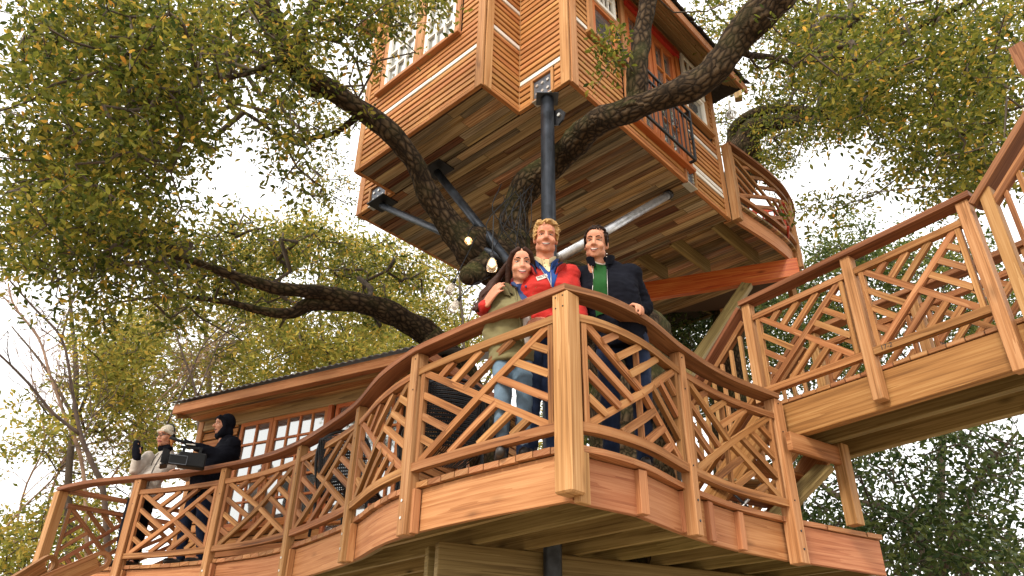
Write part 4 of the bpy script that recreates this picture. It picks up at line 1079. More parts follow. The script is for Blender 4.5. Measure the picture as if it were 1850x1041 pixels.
# --- oak behind the cabin with the long level limb
oak2 = thing('live_oak', tuple(at_d(880, 760, 9.2))[:2]+(GZ,), 'second live oak with a long level limb reaching left over the cabin roof', 'tree', 'live oaks')
nodes = limb('trunk', oak2, [(900, 1180, 9.3, 50), (890, 900, 9.3, 48), (868, 760, 9.3, 46), (822, 660, 9.2, 42), (770, 605, 9.0, 38)], ns=20)
nodes += limb('limb', oak2, [(800, 640, 9.15, 40), (760, 600, 9.0, 36), (705, 565, 8.8, 32), (640, 545, 8.6, 27), (575, 528, 8.4, 22), (500, 520, 8.2, 17), (430, 500, 8.0, 14), (350, 472, 7.8, 12), (290, 452, 7.6, 10), (255, 420, 7.5, 9)])
nodes += limb('limb', oak2, [(640, 548, 8.6, 24), (560, 550, 8.5, 20), (520, 566, 8.5, 17), (470, 560, 8.5, 12), (410, 545, 8.4, 9), (330, 535, 8.3, 7)], ns=12)
nodes += limb('limb', oak2, [(520, 564, 8.5, 9), (512, 578, 8.5, 5), (505, 592, 8.5, 3)], ns=8)
nodes += limb('limb', oak2, [(345, 470, 7.8, 8), (300, 440, 7.7, 7), (262, 425, 7.6, 6), (268, 380, 7.5, 5), (300, 330, 7.4, 5)], ns=8)
P2 = spread_pts(ROWS_A, 0, 4.9, lambda x, y: random.uniform(9.2, 11.6) if x > 330 else random.uniform(6.6, 10.5), lambda x, y: x < 790 and y > 380 and not (560 < x and y > 585))
LN = grow(np.array(nodes), thin(P2, 1100)); branch_obj('branchlets', oak2, LN, 'twig')
leaf_obj('foliage', oak2, leaves_geo(P2, 20, .070, 0.216, six=True), 'leaf_oak')
# --- oak beyond the balcony on the right
oak3 = thing('live_oak', tuple(at_d(1330, 900, 12.5))[:2]+(GZ,), 'third live oak rising behind the balcony with crown over the footbridge', 'tree', 'live oaks')
nodes = limb('trunk', oak3, [(1315, 1100, 12.5, 48), (1318, 700, 12.5, 46), (1322, 450, 12.4, 46), (1332, 330, 12.2, 44), (1345, 270, 12.0, 40), (1375, 232, 11.8, 30), (1430, 214, 11.5, 20), (1500, 208, 11.2, 14), (1580, 200, 10.9, 10), (1680, 190, 10.5, 7)], ns=18)
nodes += limb('limb', oak3, [(1330, 300, 12.1, 24), (1325, 250, 12, 20), (1345, 215, 11.9, 16), (1400, 195, 11.6, 13), (1480, 200, 11.2, 10)], ns=12)
nodes += limb('limb', oak3, [(1480, 205, 11.2, 12), (1540, 130, 10.5, 11), (1620, 70, 9.8, 10), (1720, 20, 9.2, 9), (1820, -40, 9, 8)], ns=10)
nodes += limb('limb', oak3, [(1560, 200, 10.9, 10), (1650, 120, 10.3, 9), (1740, 90, 9.8, 7), (1840, 70, 9.4, 6)], ns=8)
P3_ = spread_pts(ROWS_A, 0, 5.6, lambda x, y: random.uniform(7.5, 12.5) if x > 1470 else random.uniform(11.2, 13), lambda x, y: x > 1290)
P3_ = P3_[outside_house(P3_)]
LN = grow(np.array(nodes), thin(P3_, 1100)); branch_obj('branchlets', oak3, LN, 'twig')
leaf_obj('foliage', oak3, leaves_geo(P3_, 20, .078, 0.243, six=True), 'leaf_oak')
# --- trees farther off
ROWS_B = [
 "0000000034555552000000000000334332100",
 "0000000045555555420000000000066655432",
 "0000003455555555530000055600666555544",
 "1013444455555566654444567777666666666",
 "1134555555666677655555577655555554444",
 "1134444466666666555555566655444444444",
 "1134555533333344555555544444444333333",
 "1134454322000044555544000000224665543",
 "2244443210000044555544000004467776766",
 "1000000000000000000000000000266866888",
 "3344300000000000000000000000667888888",
 "5555300000000000000000000000777888899",
 "6644300000000000000000000000888889999"]
far = [
 (0, 260, 16, 'leaf_pale', 'thin yellow green tree low at the far left edge', .10, 3.2),
 (260, 480, 20, 'leaf_pale', 'yellow green tree rising behind the cameraman and the cabin end', .12, 2.6),
 (480, 680, 17, 'leaf_pale', 'dense yellow green tree directly behind the cabin roof', .11, 3.0),
 (680, 990, 26, 'leaf_pale', 'pale yellow green tree glowing beyond the tree house underside', .15, 2.4),
 (990, 1120, 15, 'leaf_green', 'ivy green tree glimpsed between the legs of the group', .10, 3.0),
 (1120, 1340, 14, 'leaf_dark', 'dark evergreen crown under the red beam behind the deck stair', .09, 3.0),
 (1340, 1560, 17, 'leaf_green', 'green tree seen through the left bay of the footbridge lattice', .10, 2.8),
 (1560, 1850, 19, 'leaf_green', 'green tree seen through the right bay of the footbridge lattice', .11, 2.8)]
for x0, x1, D, lm, lab, ls, dn in far:
    xm = (x0+x1)/2
    P_ = spread_pts(ROWS_B, 400, dn*(5.8 if x0 >= 1340 else 6.6), lambda x, y: random.uniform(D*.88, D*1.15), clump=9, cs=ls*3.0, only=lambda x, y: x0-15 <= x < x1+15 and not (x > 1340 and y > 735))
    tb = at_d(xm, 900, D)
    tr_ = thing('background_tree', (tb.x, tb.y, GZ), lab, 'tree', 'trees beyond the deck')
    top = 470 if xm < 1340 else 520
    nn_ = limb('trunk', tr_, [(xm+10, 1250, D, 13), (xm-6, 900, D, 11), (xm+8, 700, D, 8), (xm-4, top+60, D, 4), (xm, top, D, 2)], 'twig', 8, .05)
    for s in (-1, 1):
        nn_ += limb('limb', tr_, [(xm+8, 760, D, 6), (xm+s*(x1-x0)*.2, 660, D*1.02, 4), (xm+s*(x1-x0)*.42, 590, D*1.04, 2)], 'twig', 6, .05)
    if len(P_):
        branch_obj('branchlets', tr_, grow(np.array(nn_), thin(P_, 420), .5, .12), 'twig', .006, .42)
        leaf_obj('foliage', tr_, leaves_geo(P_, 14, ls*1.15, ls*3.2), lm)
tb = at_d(1700, 1000, 11.5)
ev = thing('evergreen_tree', (tb.x, tb.y, GZ), 'dark glossy evergreen filling the lower right below the footbridge', 'tree')
nn_ = limb('trunk', ev, [(1700, 1400, 11.5, 26), (1695, 1100, 11.5, 22), (1660, 980, 11.6, 14), (1600, 920, 11.8, 10), (1520, 900, 12, 8), (1478, 872, 12.2, 7)], 'twig', 12, .08)
nn_ += limb('limb', ev, [(1690, 1080, 11.5, 14), (1730, 950, 11.3, 9), (1780, 850, 11.2, 6), (1840, 780, 11, 4)], 'twig', 8, .05)
P_ = spread_pts(ROWS_B, 400, 4.0, lambda x, y: random.uniform(9.8, 13.5), clump=8, cs=.24, only=lambda x, y: x > 1340 and y > 742)
branch_obj('branchlets', ev, grow(np.array(nn_), thin(P_, 800), .4, .12), 'twig')
leaf_obj('foliage', ev, leaves_geo(P_, 15, .085, .27, .48, six=True), 'leaf_dark')
# --- leafless trees on the left
def twigs(base, dr, L, r, depth, out, rnd):
    n = 4; pts = [base]; d = dr.copy()
    for k in range(n):
        d = (d+V((rnd.gauss(0, .22), rnd.gauss(0, .22), rnd.gauss(.02, .2)))).normalized(); pts.append(pts[-1]+d*(L/n))
    out.append((np.array([tuple(p) for p in pts]), [r*(1-.5*i/n) for i in range(n+1)]))
    if depth > 0:
        for _ in range(rnd.choice((2, 3, 3))):
            i = rnd.randint(1, n); q = (d+V((rnd.gauss(0, .65), rnd.gauss(0, .65), rnd.gauss(.1, .5)))).normalized()
            twigs(pts[i], q, L*rnd.uniform(.5, .8), r*.55, depth-1, out, rnd)
def bare(label, D, lines, mat, seed, tl=.9, depth=3, every=2, prob=.55):
    rnd = random.Random(seed)
    b0_ = at_d(lines[0][0][0], lines[0][0][1], D)
    tr_ = thing('bare_tree', (b0_.x, b0_.y, GZ), label, 'tree', 'leafless trees on the left')
    out = []
    for li, pl in enumerate(lines):
        pl4 = [(x, y, D*(1+.0*i), r*.72) for i, (x, y, r) in enumerate(pl)]
        pts = limb('trunk' if li == 0 else 'limb', tr_, pl4, mat, 8, .06, 5)
        for i in range(len(pts)//3, len(pts), every):
            if rnd.random() < prob:
                dd = V(pts[min(i+1, len(pts)-1)]-pts[max(0, i-1)]).normalized()
                q = (dd+V((rnd.gauss(0, .8), rnd.gauss(0, .6), rnd.gauss(.15, .6)))).normalized()
                twigs(V(pts[i]), q, tl*rnd.uniform(.6, 1.2), .011, depth, out, rnd)
    vs, fs, uv = [], [], []
    for P, r in out:
        a, f, u = tube_geo([V(p) for p in P], [max(.0032, x) for x in r], 4, False); n = len(vs); vs += a; fs += [tuple(i+n for i in q) for q in f]; uv += u
    o = WM[tr_].translation
    ob = link('twigs', mesh_data('twigs', [v-o for v in vs], fs, mat, uv, True), tr_, Matrix.Translation(o)); ob['kind'] = 'stuff'
bare('dark bare tree forking low behind the woman in the beanie', 13, [[(200, 1120, 15), (188, 900, 12), (165, 835, 10), (146, 784, 9), (130, 700, 6), (111, 611, 5), (60, 555, 4), (10, 498, 3)],
   [(146, 786, 8), (96, 746, 6), (50, 692, 5), (0, 642, 4), (-40, 610, 3)], [(111, 613, 4), (135, 538, 3), (184, 498, 2)]], 'darkbark', 3, .8, 2)
bare('pale bare tree leaning left with a light grey stem at the far left', 15, [[(160, 1100, 9), (150, 850, 8), (120, 760, 7), (92, 680, 6), (69, 611, 5), (27, 554, 4), (15, 515, 3)]], 'palebark', 5, 1.0, 3, 1, .7)
bare('slender bare tree branching in front of the green wood behind the cabin', 14, [[(357, 1000, 7), (357, 735, 5), (330, 640, 4), (305, 560, 3), (292, 500, 2)], [(357, 715, 4), (392, 627, 3), (425, 575, 2), (460, 500, 1.5)], [(300, 770, 4), (342, 680, 4), (370, 620, 3), (419, 570, 2)]], 'darkbark', 8, .9, 2)
bare('tangle of pale bare stems low on the left beyond the deck', 17, [[(60, 1150, 7), (90, 900, 5), (150, 780, 4), (235, 690, 3), (270, 600, 2)], [(10, 1100, 5), (40, 900, 4), (80, 800, 3), (60, 700, 2)], [(240, 1100, 5), (250, 880, 4), (240, 780, 4), (310, 700, 3), (360, 650, 2)], [(120, 1100, 5), (180, 900, 4), (280, 760, 3), (330, 690, 2)], [(-20, 1000, 5), (30, 930, 4), (110, 850, 3), (200, 740, 3)]], 'palebark', 13, 1.4, 3, 1, .8)
bare('thin bare tree with drooping dark twigs beyond the tree house corner', 19, [[(842, 900, 6), (838, 620, 5), (832, 540, 4), (826, 480, 3), (800, 440, 2), (745, 425, 1.5)], [(830, 520, 3), (790, 490, 2), (750, 470, 1.5)], [(840, 600, 3), (862, 540, 2), (900, 520, 1.5)]], 'twig', 17, .8, 2)
# ------------------------------------------------------------------ people
def fabric(name, col, scale=260, bump=.35, rough=.85, var=.18, sheen=.2):
    m, t, b = newmat(name)
    tc = nd(t, 'ShaderNodeTexCoord'); n = nd(t, 'ShaderNodeTexNoise'); n.inputs['Scale'].default_value = 9; n.inputs['Detail'].default_value = 6
    w_ = nd(t, 'ShaderNodeTexNoise'); w_.inputs['Scale'].default_value = scale; w_.inputs['Detail'].default_value = 2
    for q in (n, w_): t.links.new(tc.outputs['Object'], q.inputs[0])
    f = math_n(t, 'ADD', math_n(t, 'MULTIPLY', n.outputs[0], .7), math_n(t, 'MULTIPLY', w_.outputs[0], .3))
    t.links.new(ramp(t, f, [(.3, tuple(x*(1-var) for x in col)), (.7, tuple(min(1, x*(1+var)) for x in col))]), b.inputs['Base Color'])
    b.inputs['Roughness'].default_value = rough; b.inputs['Sheen Weight'].default_value = sheen*.3; b.inputs['Specular IOR Level'].default_value = .14 if max(col) > .03 else .06
    bp = nd(t, 'ShaderNodeBump'); bp.inputs['Strength'].default_value = bump; bp.inputs['Distance'].default_value = .012
    t.links.new(math_n(t, 'ADD', n.outputs[0], math_n(t, 'MULTIPLY', w_.outputs[0], .15)), bp.inputs['Height']); t.links.new(bp.outputs[0], b.inputs['Normal'])
    return m
def skinmat(name, col):
    m, t, b = newmat(name)
    tc = nd(t, 'ShaderNodeTexCoord'); n = nd(t, 'ShaderNodeTexNoise'); n.inputs['Scale'].default_value = 22; n.inputs['Detail'].default_value = 5
    t.links.new(tc.outputs['Object'], n.inputs[0])
    t.links.new(ramp(t, n.outputs[0], [(.35, (col[0]*.96, col[1]*.90, col[2]*.87)), (.65, col)]), b.inputs['Base Color'])
    b.inputs['Roughness'].default_value = .55; b.inputs['Specular IOR Level'].default_value = .3; b.inputs['Subsurface Weight'].default_value = .12; b.inputs['Subsurface Radius'].default_value = (.012, .005, .003); b.inputs['Subsurface Scale'].default_value = .6
    return m
MT['skin_ruddy'] = skinmat('ruddy_skin', (.52, .225, .135)); MT['skin_fair'] = skinmat('fair_skin', (.56, .27, .17)); MT['skin_tan'] = skinmat('tan_skin', (.50, .235, .14))
MT['red'] = fabric('red_shell', (.40, .018, .012), rough=.6, bump=.6); MT['blue'] = fabric('blue_fleece', (.014, .050, .19)); MT['navy'] = fabric('navy_lining', (.012, .018, .06))
MT['cream'] = fabric('cream_shirt', (.62, .50, .28)); MT['olive'] = fabric('olive_coat', (.16, .135, .062)); MT['black'] = fabric('black_cloth', (.0065, .007, .011), var=.3, sheen=0)
MT['green'] = fabric('green_jumper', (.010, .062, .012)); MT['denim'] = fabric('dark_denim', (.009, .017, .042), var=.4); MT['denim2'] = fabric('pale_denim', (.11, .165, .22), var=.35)
MT['offwhite'] = fabric('off_white_cloth', (.50, .45, .40)); MT['knit'] = fabric('cream_knit', (.58, .52, .42), 120, .8); MT['boot'] = plain('dark_leather', (.025, .02, .018), .5)
MT['grid_blue'] = fabric('checked_blue_cloth', (.03, .05, .13))
MT['hair_blond'] = fabric('blond_hair', (.38, .225, .085), 70, .9, .5, .45, 0); MT['hair_dark'] = fabric('dark_brown_hair', (.022, .012, .008), 60, .8, .38, .5, 0); MT['hair_brown'] = fabric('brown_hair', (.036, .014, .008), 60, .8, .55, .6, 0); MT['hair_red'] = fabric('ginger_hair', (.40, .16, .05), 60, .8, .45, .5, 0)
MT['eyewhite'] = plain('eye_white', (.48, .42, .38), .25); MT['iris'] = plain('iris', (.018, .011, .008), .15); MT['lip'] = plain('lip', (.40, .15, .11), .45); MT['lip2'] = plain('pink_lip', (.50, .11, .11), .4); MT['teeth'] = plain('teeth', (.46, .40, .34), .4); MT['mouth'] = plain('mouth_dark', (.06, .012, .01), .6)
MT['brass'] = plain('zip_metal', (.45, .42, .38), .35, .8, 50, .1)
MT['rubber'] = plain('black_plastic', (.007, .007, .008), .5, spec=.25)
_sph = {}
def ell(c, r, R=None, n=14):
    """ellipsoid primitive: vertices, faces"""
    if n not in _sph:
        bm = bmesh.new(); bmesh.ops.create_uvsphere(bm, u_segments=n, v_segments=max(6, n//2+1), radius=1); bm.verts.ensure_lookup_table()
        _sph[n] = ([v.co.copy() for v in bm.verts], [tuple(v.index for v in f.verts) for f in bm.faces]); bm.free()
    vs, fs = _sph[n]; r = (r, r, r) if isinstance(r, (int, float)) else r
    out = []
    for v in vs:
        q = V((v.x*r[0], v.y*r[1], v.z*r[2])); out.append((R @ q if R else q)+V(c))
    return out, fs
def cap(p0, p1, r0, r1, n=12, flat=1.0, side=None):
    """rounded tapered limb segment"""
    p0 = V(p0); p1 = V(p1); d = p1-p0; L = d.length
    x = d.normalized() if L > 1e-6 else Z
    a = (side-x*side.dot(x)).normalized() if side else x.orthogonal().normalized(); b_ = x.cross(a)
    rings = []
    for i in range(5): th = -math.pi/2+math.pi/2*i/4; rings.append((p0+x*(r0*math.sin(th)), max(.0005, r0*math.cos(th))))
    for i in range(5): th = math.pi/2*i/4; rings.append((p1+x*(r1*math.sin(th)), max(.0005, r1*math.cos(th))))
    vs, fs = [], []
    for c, r in rings:
        for k in range(n):
            t = 2*math.pi*k/n; vs.append(c+a*(r*math.cos(t))+b_*(r*flat*math.sin(t)))
    m_ = len(rings)
    for i in range(m_-1):
        for k in range(n): k2 = (k+1) % n; fs.append((i*n+k, i*n+k2, (i+1)*n+k2, (i+1)*n+k))
    fs.append(tuple(range(n))[::-1]); fs.append(tuple((m_-1)*n+k for k in range(n)))
    return vs, fs
def chain(pts, rs, **k): return [cap(pts[i], pts[i+1], rs[i], rs[i+1], **k) for i in range(len(pts)-1)]
def loft(rings, n=20):
    """rings: (centre, X half vector, Y half vector)"""
    vs, fs = [], []
    for c, X, Y in rings:
        for k in range(n): t = 2*math.pi*k/n; vs.append(V(c)+X*math.cos(t)+Y*math.sin(t))
    m_ = len(rings)
    for i in range(m_-1):
        for k in range(n): k2 = (k+1) % n; fs.append((i*n+k, i*n+k2, (i+1)*n+k2, (i+1)*n+k))
    fs.append(tuple(range(n))[::-1]); fs.append(tuple((m_-1)*n+k for k in range(n)))
    return vs, fs
TMP = []
def fuse(name, prims, mat, parent, vox=.01, smooth=4, wr=0.0, wsc=12.0, seed=0.0, wdir=None):
    """union of primitives as one continuous skin"""
    V_, F_ = [], []
    for vs, fs in prims:
        n = len(V_); V_ += vs; F_ += [tuple(i+n for i in f) for f in fs]
    o0 = WM[parent].translation
    me = bpy.data.meshes.new('tmp'); me.from_pydata([v-o0 for v in V_], [], F_)
    ob = bpy.data.objects.new('tmp', me); COL.objects.link(ob)
    md = ob.modifiers.new('r', 'REMESH'); md.mode = 'VOXEL'; md.voxel_size = vox; md.use_smooth_shade = True
    if smooth: sm = ob.modifiers.new('s', 'SMOOTH'); sm.factor = .5; sm.iterations = smooth
    dg = bpy.context.evaluated_depsgraph_get(); dg.update()
    out = bpy.data.meshes.new_from_object(ob.evaluated_get(dg)); out.name = name
    bpy.data.objects.remove(ob); bpy.data.meshes.remove(me)
    if wr:
        out.update()
        for v in out.vertices:
            p = v.co*wsc; q = V((p.x*.8, p.y*.8, p.z*1.7))+V((seed, seed*2, 0))
            r_ = 1-abs(noise.noise(q))*2.4
            v.co += v.normal*(wr*(r_*.7+noise.noise(q*2.3)*.6))
    out.materials.clear(); out.materials.append(MT[mat]); out.polygons.foreach_set('use_smooth', [True]*len(out.polygons))
    return link(name, out, parent, Matrix.Translation(o0))
def bvh_of(objs):
    vs, fs = [], []
    for o in objs:
        n = len(vs); t_ = WM[o].translation; vs += [v.co+t_ for v in o.data.vertices]; fs += [tuple(i+n for i in p.vertices) for p in o.data.polygons]
    return BVHTree.FromPolygons(vs, fs)
def solid(name, prims, mat, parent, smooth=True):
    V_, F_ = [], []
    for vs, fs in prims:
        n = len(V_); V_ += vs; F_ += [tuple(i+n for i in f) for f in fs]
    return wmesh(name, V_, F_, mat, parent, None, smooth)
def behind_rail(px, py, gap):
    d = ray(px, py); a = math.atan2(d.x, d.y)
    q = min((LP.at(LP.L*k/500) for k in range(501)), key=lambda q: abs(math.atan2(q.x, q.y)-a)); return q.xy.length+gap
class Person:
    def __init__(s, label, px, py, D, yaw=0.0, height=1.8):
        p = at_d(px, py, D); s.D = D
        a = math.atan2(p.x, p.y)                                   # faces the viewer, then turned by yaw
        s.th = thing('person', (p.x, p.y, ZD), label, 'person', None)
        s.M = Matrix.Translation((p.x, p.y, ZD)) @ Matrix.Rotation(-a+yaw, 4, 'Z')
        s.V0 = Matrix.Translation((p.x, p.y, ZD)) @ Matrix.Rotation(-a, 4, 'Z')
        s.skin, s.cloth = [], []
    def L(s, x, y, z): return s.M @ V((x, y, z))
    def d(s, x, y, z): return s.M.to_3x3() @ V((x, y, z))
    def at(s, px, py, dy=0.0): return at_d(px, py, s.D+dy)
    def head(s, c, pitch=12, yaw=0, roll=0, k=1.0, jaw=1.0, nose=1.0, female=False):
        s.H = Matrix.Translation(c) @ (s.M.to_3x3().to_4x4()) @ Euler((math.radians(pitch), math.radians(roll), math.radians(yaw)), 'ZXY' if False else 'XYZ').to_matrix().to_4x4() @ Matrix.Scale(k, 4)
        R = s.H.to_3x3(); h = lambda x, y, z: s.H @ V((x, y, z))
        E_ = lambda x, y, z, rx, ry, rz: s.skin.append(ell(h(x, y, z), (rx, ry, rz), R, 16))
        E_(0, .010, .032, .074, .094, .088); E_(0, -.020, -.030, .063, .070, .080)
        E_(0, -.030, -.070, .054*jaw, .052, .045); E_(0, -.066, -.098, .027*jaw, .020, .019)
        E_(0, -.074, .048, .048, .018, .034)
        for sx in (-1, 1):
            E_(sx*.040, -.060, -.036, .026, .026, .026); E_(sx*.031, -.079, .026, .022, .012, .008)
            E_(sx*.046*jaw, -.010, -.072, .018, .035, .030); E_(sx*.076, .012, -.012, .010, .020, .032)
            E_(sx*.0135*nose, -.096, -.034, .010*nose, .011, .008)
        s.skin.append(cap(h(0, -.088, .012), h(0, -.109*nose, -.030), .0095*k, .0135*k*nose))
        E_(0, -.086, -.061, .024, .010, .009); E_(0, -.084, -.078, .020, .010, .009)
        s.skin.append(cap(h(0, .020, -.06), h(0, .035, -.20), (.050 if female else .060)*k, (.055 if female else .066)*k))
        s.hk = k
    def face(s, body, brow='hair_dark', lip='lip', smile=1.0, teeth=True, eyeopen=1.0):
        bv = bvh_of([body]); R = s.H.to_3x3(); dirn = (R @ V((0, 1, 0))).normalized(); k = s.hk
        def on(x, z, off=0.0):
            hit = bv.ray_cast(s.H @ V((x, -.25, z)), dirn)[0]
            p = hit if hit else s.H @ V((x, -.09, z))
            return p-dirn*off
        Rr = R.normalized() if hasattr(R, 'normalized') else R
        for sx in (-1, 1):
            c = on(sx*.031, .004, -.003)
            e = solid('eye', [ell(c, (.0135, .007, .0062*eyeopen), Rr, 12)], 'eyewhite', s.th)
            solid('iris', [ell(c-dirn*.0052, (.0058, .003, .0058), Rr, 10)], 'iris', e)
            solid('eyelid', chain([on(sx*.031+x, .0095*eyeopen-.14*abs(x)**1.3*1.4+.001, .0015) for x in (-.015, -.007, 0, .007, .015)], [.0022, .003, .0033, .003, .0022], n=6), 'iris' if lip == 'lip2' else 'hair_brown', e)
            solid('eyebrow', chain([on(sx*(.031+x), .026+.004-(x*9)**2*.25+.0*x, .001) for x in (-.018, -.007, .006, .019)], [.003, .0040, .0036, .0018], n=8), brow, s.th)
        xs = [-.027, -.018, -.009, 0, .009, .018, .027]; cz = lambda x: -.069+smile*.010*(x/.027)**2
        mo = solid('mouth', chain([on(x, cz(x)-.001, .000) for x in xs], [.0022, .0056, .007, .0075, .007, .0056, .0022], n=8, flat=.8), 'mouth', s.th)
        if teeth: solid('teeth', chain([on(x*.84, cz(x*.84)+.0012, .0030) for x in xs], [.0016, .0040, .0050, .0053, .0050, .0040, .0016], n=8), 'teeth', mo)
        solid('lip', chain([on(x, cz(x)+.0078-.0035*abs(x/.027)**2*2.1, .0015) for x in xs], [.0018, .0033, .0040, .0036, .0040, .0033, .0018], n=8), lip, mo)
        solid('lip', chain([on(x*.95, cz(x)-.0090+.004*abs(x/.027)**2*2, .0018) for x in xs], [.0018, .0036, .0046, .0050, .0046, .0036, .0018], n=8), lip, mo)
        s.on = on
    def legs(s, hips, knees, ankles, mat, r=(.092, .068, .052), toe=None, shoe='boot', hipc=None, name='jeans'):
        pr = []
        for hp, kn, an in zip(hips, knees, ankles):
            pr += chain([hp, kn, an], r); s.skin += chain([hp, kn, an], [x*.72 for x in r])
        hc = (hips[0]+hips[1])/2
        pr.append(ell(hc+Z*.02, (.165, .115, .13), s.M.to_3x3(), 18))
        fuse(name, pr, mat, s.th, .014, 4, .006, 11, 3)
        f = s.d(0, -1, 0)
        for an in ankles:
            t_ = toe or f; a0 = V((an.x, an.y, ZD+.05))
            sh = [cap(a0-t_*.06+Z*0, a0+t_*.15-Z*.012, .044, .036, flat=1.0), cap(a0, V((an.x, an.y, ZD+.16)), .05, .055)]
            fuse('shoe', sh, shoe, s.th, .010, 3)
            s.skin.append(cap(an, a0+t_*.08, .035, .03))
    def finger(s, base, dirs, lens, r):
        p = V(base); pts = [p]
        for d_, l in zip(dirs, lens): p = p+V(d_).normalized()*l; pts.append(p)
        s.skin += chain(pts, [r, r*.94, r*.86, r*.74][:len(pts)], n=10)
    def hand(s, wrist, along, back, out, curl=(.5, 1.1, .8), spread=.06, size=1.0, thumb=True):
        """along: wrist to knuckles; back: normal out of the back of the hand; out: towards the thumb"""
        al = V(along).normalized(); bk = V(back); bk = (bk-al*bk.dot(al)).normalized(); ou = al.cross(bk); 
        if ou.dot(V(out)) < 0: ou = -ou
        z = size; w = V(wrist)
        pts = [w+ou*(o*z)+al*(.088*z+lo*z) for o, lo in ((.030, -.004), (.0105, .002), (-.009, -.002), (-.028, -.010))]
        for o, pk in zip((.026, .009, -.008, -.024), pts): s.skin.append(cap(w+ou*(o*z)+al*.012, pk, .0125*z, .0108*z, n=10))
        s.skin.append(cap(w+al*.03, w+al*.075, .019*z, .02*z, flat=.75, side=ou))
        for i, pk in enumerate(pts):
            L = (.040, .045, .042, .034)[i]*z; a = 0; ds = []
            for c in curl: a += c; ds.append(al*math.cos(a)-bk*math.sin(a)+ou*((1.5-i)*spread*.35))
            s.finger(pk, ds, (L, L*.66, L*.5), (.0098, .0102, .0098, .0086)[i]*z)
        if thumb:
            t0 = w+ou*.028*z+al*.022*z; d1 = (al*.62+ou*.75-bk*.25); d2 = (al*.9+ou*.2-bk*.45)
            s.finger(t0, (d1, d2, d2-bk*.3), (.042*z, .032*z, .026*z), .0125*z)
    def body(s, mat, vox=.0082):
        return fuse('body', s.skin, mat, s.th, vox, 3)
    def patch(s, name, bv, rows, off, mat, ncol=10, thick=.004, parent=None):
        """cloth panel laid on what lies below: rows of (left point, right point) seen from the front"""
        dirn = s.d(0, 1, 0); vs, fs = [], []; dep = .6
        for a, b_ in rows[::-1]:
            for k in range(ncol+1):
                q = V(a).lerp(V(b_), k/ncol); h_ = bv.ray_cast(q-dirn*.6, dirn)[0]
                if h_ and (not vs or abs((h_-q+dirn*.6).dot(dirn)-dep) < .09): dep = (h_-q+dirn*.6).dot(dirn)
                else: h_ = q-dirn*.6+dirn*dep
                p = h_-dirn*(off*(1 if 0 < k < ncol else .35)); vs.append(p)
        m_ = ncol+1
        for i in range(len(rows)-1):
            for k in range(ncol): fs.append((i*m_+k, i*m_+k+1, (i+1)*m_+k+1, (i+1)*m_+k))
        return wmesh(name, vs, fs, mat, parent or s.th, None, True)
    def line(s, name, bv, pts, r, mat, off=.003, parent=None):
        dirn = s.d(0, 1, 0); out = []
        for q in pts:
            h_ = bv.ray_cast(V(q)-dirn*.6, dirn)[0]; out.append((h_ if h_ else V(q))-dirn*off)
        return tube(name, parent or s.th, catmull(out, 4), r, mat, 6)
def torso(s, rings, n=22):
    """rings: (centre, half width, half depth) in the person's own axes"""
    X = s.d(1, 0, 0); Y = s.d(0, 1, 0); return loft([(c, X*w, Y*dp) for c, w, dp in rings], n)
def collar(s, name, c, rx, ry, h_, a0, mat, back=.03, front=-.03, spread=.0, th=.012, flare=.12, n=26, droop=0.0):
    """stand collar open at the front: a0 is half the opening angle; ends fall by droop"""
    pts, sd, up = [], [], []
    for i in range(n+1):
        a = a0+(2*math.pi-2*a0)*i/n; f = abs(i/n-.5)*2
        x = math.sin(a); y = -math.cos(a)
        pts.append(V(c)+s.d(rx*x*(1+spread*f**4), ry*y*(1+.15*f**4), back*(1-f)+front*f-droop*f**5)); r_ = s.d(x/rx, y/ry, 0).normalized(); sd.append(r_); up.append((Z+r_*flare).normalized())
    o = sweep(name, s.th, pts, sd, th, h_, mat, up); o.data.polygons.foreach_set('use_smooth', [False]*len(o.data.polygons)); return o
def tufts(s, n, zone, r, ln, flow, seed, zmin=.0):
    rr = random.Random(seed); pr = []
    for _ in range(n):
        th = rr.uniform(0, 2*math.pi); ph = rr.uniform(*zone)
        p = V((.080*math.cos(th)*math.cos(ph), .012+.098*math.sin(th)*math.cos(ph), .036+.094*math.sin(ph)))
        if p.y < -.045 and p.z < .078: continue
        if p.z < zmin and p.y < .0: continue
        nn = V((p.x, p.y-.012, p.z-.03)).normalized(); fl = V(flow(p)); fl = fl-nn*fl.dot(nn); d = (nn*.16+fl.normalized()*.9+V((rr.gauss(0, .12), rr.gauss(0, .12), rr.gauss(0, .10)))).normalized()
        a = s.H @ (p*.97); b_ = s.H @ (p+d*ln*rr.uniform(.6, 1.2)); mid = s.H @ (p+(d+nn*.25).normalized()*ln*.55)
        pr += chain([a, mid, b_], [r, r*.95, r*.35], n=8)
    return pr

